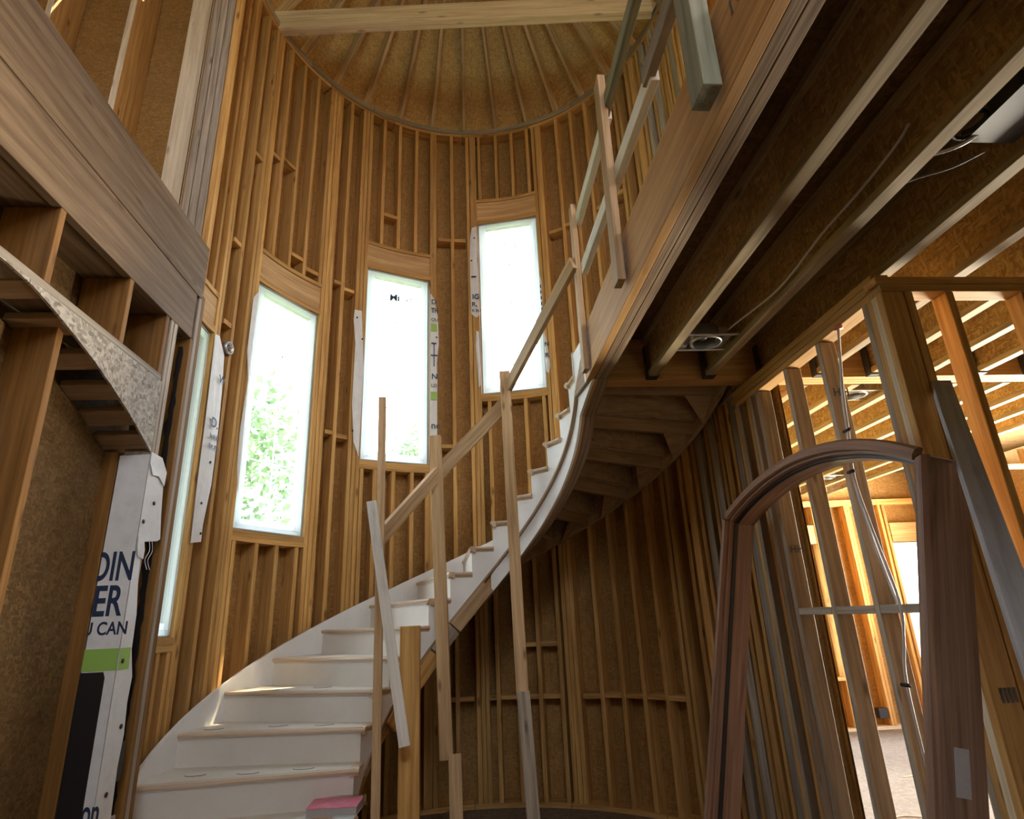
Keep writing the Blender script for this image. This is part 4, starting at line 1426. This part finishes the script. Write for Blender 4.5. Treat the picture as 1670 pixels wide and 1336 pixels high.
tube('conduit', smooth_path([(1.84, 1.55, 2.87), (1.78, 1.60, 2.84), (1.72, 1.66, 2.85), (1.68, 1.70, 2.88)]), 0.007, 'metal', jb, 8)
tag(tube('wire_loop', smooth_path([(1.68, 1.85, 2.85), (1.72, 1.75, 2.82), (1.80, 1.68, 2.81), (1.88, 1.62, 2.83)]), 0.004, 'inkgrey', None, 6),
    'thin dark wire drooping below the junction box between joists', 'cable')
tag(tube('ceiling_cable', smooth_path([(1.605, 1.60, 2.93), (1.60, 1.68, 2.90), (1.59, 1.90, 2.87), (1.585, 2.16, 2.86), (1.59, 2.57, 2.83), (1.56, 3.0, 2.86), (1.55, 3.15, 2.87)]), 0.006, 'cable', None, 6),
    'thin grey cable stapled along the ceiling joist to the light bracket', 'cable')
# cables on the partition stud
cw = thing('wall_cable', (1.93, 2.70, 1.0), 'white cable pair dropping from a red-caulked hole down the partition stud', 'cable')
tube('cable_strand', smooth_path([(1.915, 2.655, 2.66), (1.900, 2.715, 2.32), (1.898, 2.74, 2.13), (1.90, 2.78, 1.90), (1.90, 2.74, 1.65), (1.90, 2.67, 1.32), (1.905, 2.71, 1.15), (1.90, 2.75, 0.97), (1.91, 2.76, 0.5), (1.915, 2.75, FZ + .05)]), 0.0065, 'cable', cw)
tube('cable_strand', smooth_path([(1.925, 2.665, 2.66), (1.905, 2.73, 2.32), (1.903, 2.755, 2.13), (1.902, 2.79, 1.92), (1.90, 2.76, 1.65), (1.905, 2.70, 1.34), (1.91, 2.69, 1.30)]), 0.0065, 'cable', cw)
tube('caulk', [(1.918, 2.66, 2.645), (1.918, 2.66, 2.665)], 0.022, 'caulk', cw, 10)
for z, y in ((2.13, 2.745), (1.93, 2.785), (0.97, 2.75)):
    tube('cable_clip', [(1.897, y - .02, z), (1.897, y + .03, z)], 0.009, 'black', cw, 6)

# ================================================================ SMALL THINGS
nb = thing('spiral_notebook', (-0.73, 3.86, 0.372), 'thick pink-covered spiral notebook lying on the lowest visible step', 'notebook')
ex = Vector((1, -0.05, 0)).normalized()
ey = Vector((0.05, 1, 0))
q0 = Vector((-0.865, 3.765, 0.3725))
W_, D_, H_ = 0.262, 0.17, 0.036


def nbp(u, v, z):
    return q0 + ex * u + ey * v + Vector((0, 0, z))


slab('page_block', [nbp(0, 0, 0.003), nbp(W_, 0, 0.003), nbp(W_, D_, 0.003), nbp(0, D_, 0.003)], (0, 0, H_), 'paper', nb)
slab('cover', [nbp(-.003, -.003, H_ + .003), nbp(W_ + .002, -.003, H_ + .003), nbp(W_ + .002, D_, H_ + .012), nbp(-.003, D_, H_ + .012)], (0, 0, 0.002), 'pink', nb)
slab('cover', [nbp(-.003, -.003, 0), nbp(W_ + .002, -.003, 0), nbp(W_ + .002, D_, 0), nbp(-.003, D_, 0)], (0, 0, 0.002), 'pinkdust', nb)
coil = []
for k in range(34 * 8):
    t = k / 8
    coil.append(nbp(0.008 + t * (W_ + 0.012) / 34, D_ + 0.004 + 0.02 * math.cos(k * PI / 4), 0.030 + 0.026 * math.sin(k * PI / 4)))
tube('spiral_binding', coil, 0.0014, 'brass', nb, 4)
tag(slab('paper_card', [(-0.72, 3.70, 0.374), (-0.605, 3.69, 0.374), (-0.60, 3.755, 0.374), (-0.715, 3.76, 0.374)], (0, 0, 0.004), 'vinyl'),
    'white paper card in front of the pink notebook on the step', 'card')
tag(board('floor_scrap', (3.2, 5.6, FZ + .012), (2.95, 5.9, FZ + .012), 0.02, 0.02, (0, 0, 1), 'stud_pale'), 'small wood scrap on the far room floor', 'scrap')
tag(tube('wire_offcut', smooth_path([(3.05, 4.9, FZ + .006), (3.10, 4.98, FZ + .006), (3.2, 5.0, FZ + .006), (3.3, 4.95, FZ + .006)]), 0.005, 'stud_pale', None, 6), 'curled yellowish wire offcut on the floor, nearer of the two', 'wire')
tag(tube('wire_offcut', smooth_path([(3.9, 6.0, FZ + .006), (4.1, 6.02, FZ + .006), (4.3, 5.9, FZ + .006), (4.45, 5.86, FZ + .006)]), 0.005, 'stud_pale', None, 6), 'thin yellowish wire offcut lying farther back on the floor', 'wire')
tag(board('printed_board', (5.05, 7.0, FZ + .03), (4.6, 6.3, FZ + .03), 0.14, 0.05, (0, 0, 1), 'pinkdust'), 'pale printed board lying on the floor behind the corner post', 'board')
bx = thing('outlet_box', (5.2, FY - .1, FZ + .25), 'small black outlet box near the floor on the far wall', 'outlet box')
board('box_shell', (5.14, FY - .12, 0.0), (5.26, FY - .12, 0.0), 0.12, 0.08, (0, 0, 1), 'black', bx)
tag(board('plywood_sheet', (-0.30, 5.05, FZ + .012), (-0.30, 5.62, FZ + .012), 0.5, 0.018, (1, 0, 0), 'ply'), 'brown plywood sheet lying on the dark floor under the stairs', 'plywood')

# ================================================================ TREES OUTSIDE
random.seed(11)


def tree(x, y, zc, r, label, n=2600, h0=-0.6, flat=1.0):
    root = thing('tree', (x, y, h0), label, 'tree')
    tube('trunk', [(x, y, h0), (x + .1, y, (h0 + zc) / 2), (x, y, zc)], 0.16, 'bark', root, 8)
    vs, fs = [], []
    lumps = [(Vector((random.uniform(-1, 1), random.uniform(-1, 1), random.uniform(-1, 1) * flat)) * r * 0.62, r * random.uniform(.3, .55)) for _ in range(16)]
    for _ in range(n):
        c, rr = random.choice(lumps)
        d = Vector((random.gauss(0, 1), random.gauss(0, 1), random.gauss(0, 1))).normalized()
        p = Vector((x, y, zc)) + c + d * rr * random.uniform(.6, 1.05)
        u = Vector((random.gauss(0, 1), random.gauss(0, 1), random.gauss(0, 1))).normalized()
        v = u.orthogonal().normalized()
        s = random.uniform(.07, .14)
        b = len(vs)
        vs += [p + u * s, p + v * s * .6, p - u * s, p - v * s * .6]
        fs.append([b, b + 1, b + 2, b + 3])
    o = raw('foliage', vs, fs, 'leaf', root)
    o['kind'] = 'stuff'
    return root


tree(-5.35, 12.0, 4.3, 2.1, 'green tree outside seen low through the left tall window', 6500)
tree(-1.2, 18.0, 6.1, 1.7, 'pale green tree seen through the foot of the middle window', 3200)

pt = pol(math.radians(103.8), 2.0, 4.5) + SUN_FROM * 7.5  # out-of-view crown added in the sun's path to leave only small dapples
tree(pt.x, pt.y, pt.z, 2.3, 'unseen tree added outside to shade the rightmost tower window', 4600)

# lumber stamps
for o_, org, xd in (('stamp', (1.935, 3.575, 1.62), (1, 0, 0)), ('stamp', (1.935, 2.842, 2.35), (1, 0, 0))):
    t_ = text('grade_stamp', 'HH', 0.06, org, xd, (0, 0, 1), 'inkgrey', part)
t_ = text('grade_stamp', 'IIII', 0.07, (1.94, 2.305, 0.95), (1, 0, 0), (0, 0, 1), 'inkgrey', part)
text('lettering', '1TF', 0.075, (0.811, 1.27, 2.98), (0, -1, 0), (0, 0, 1), 'inkgrey', bm_)
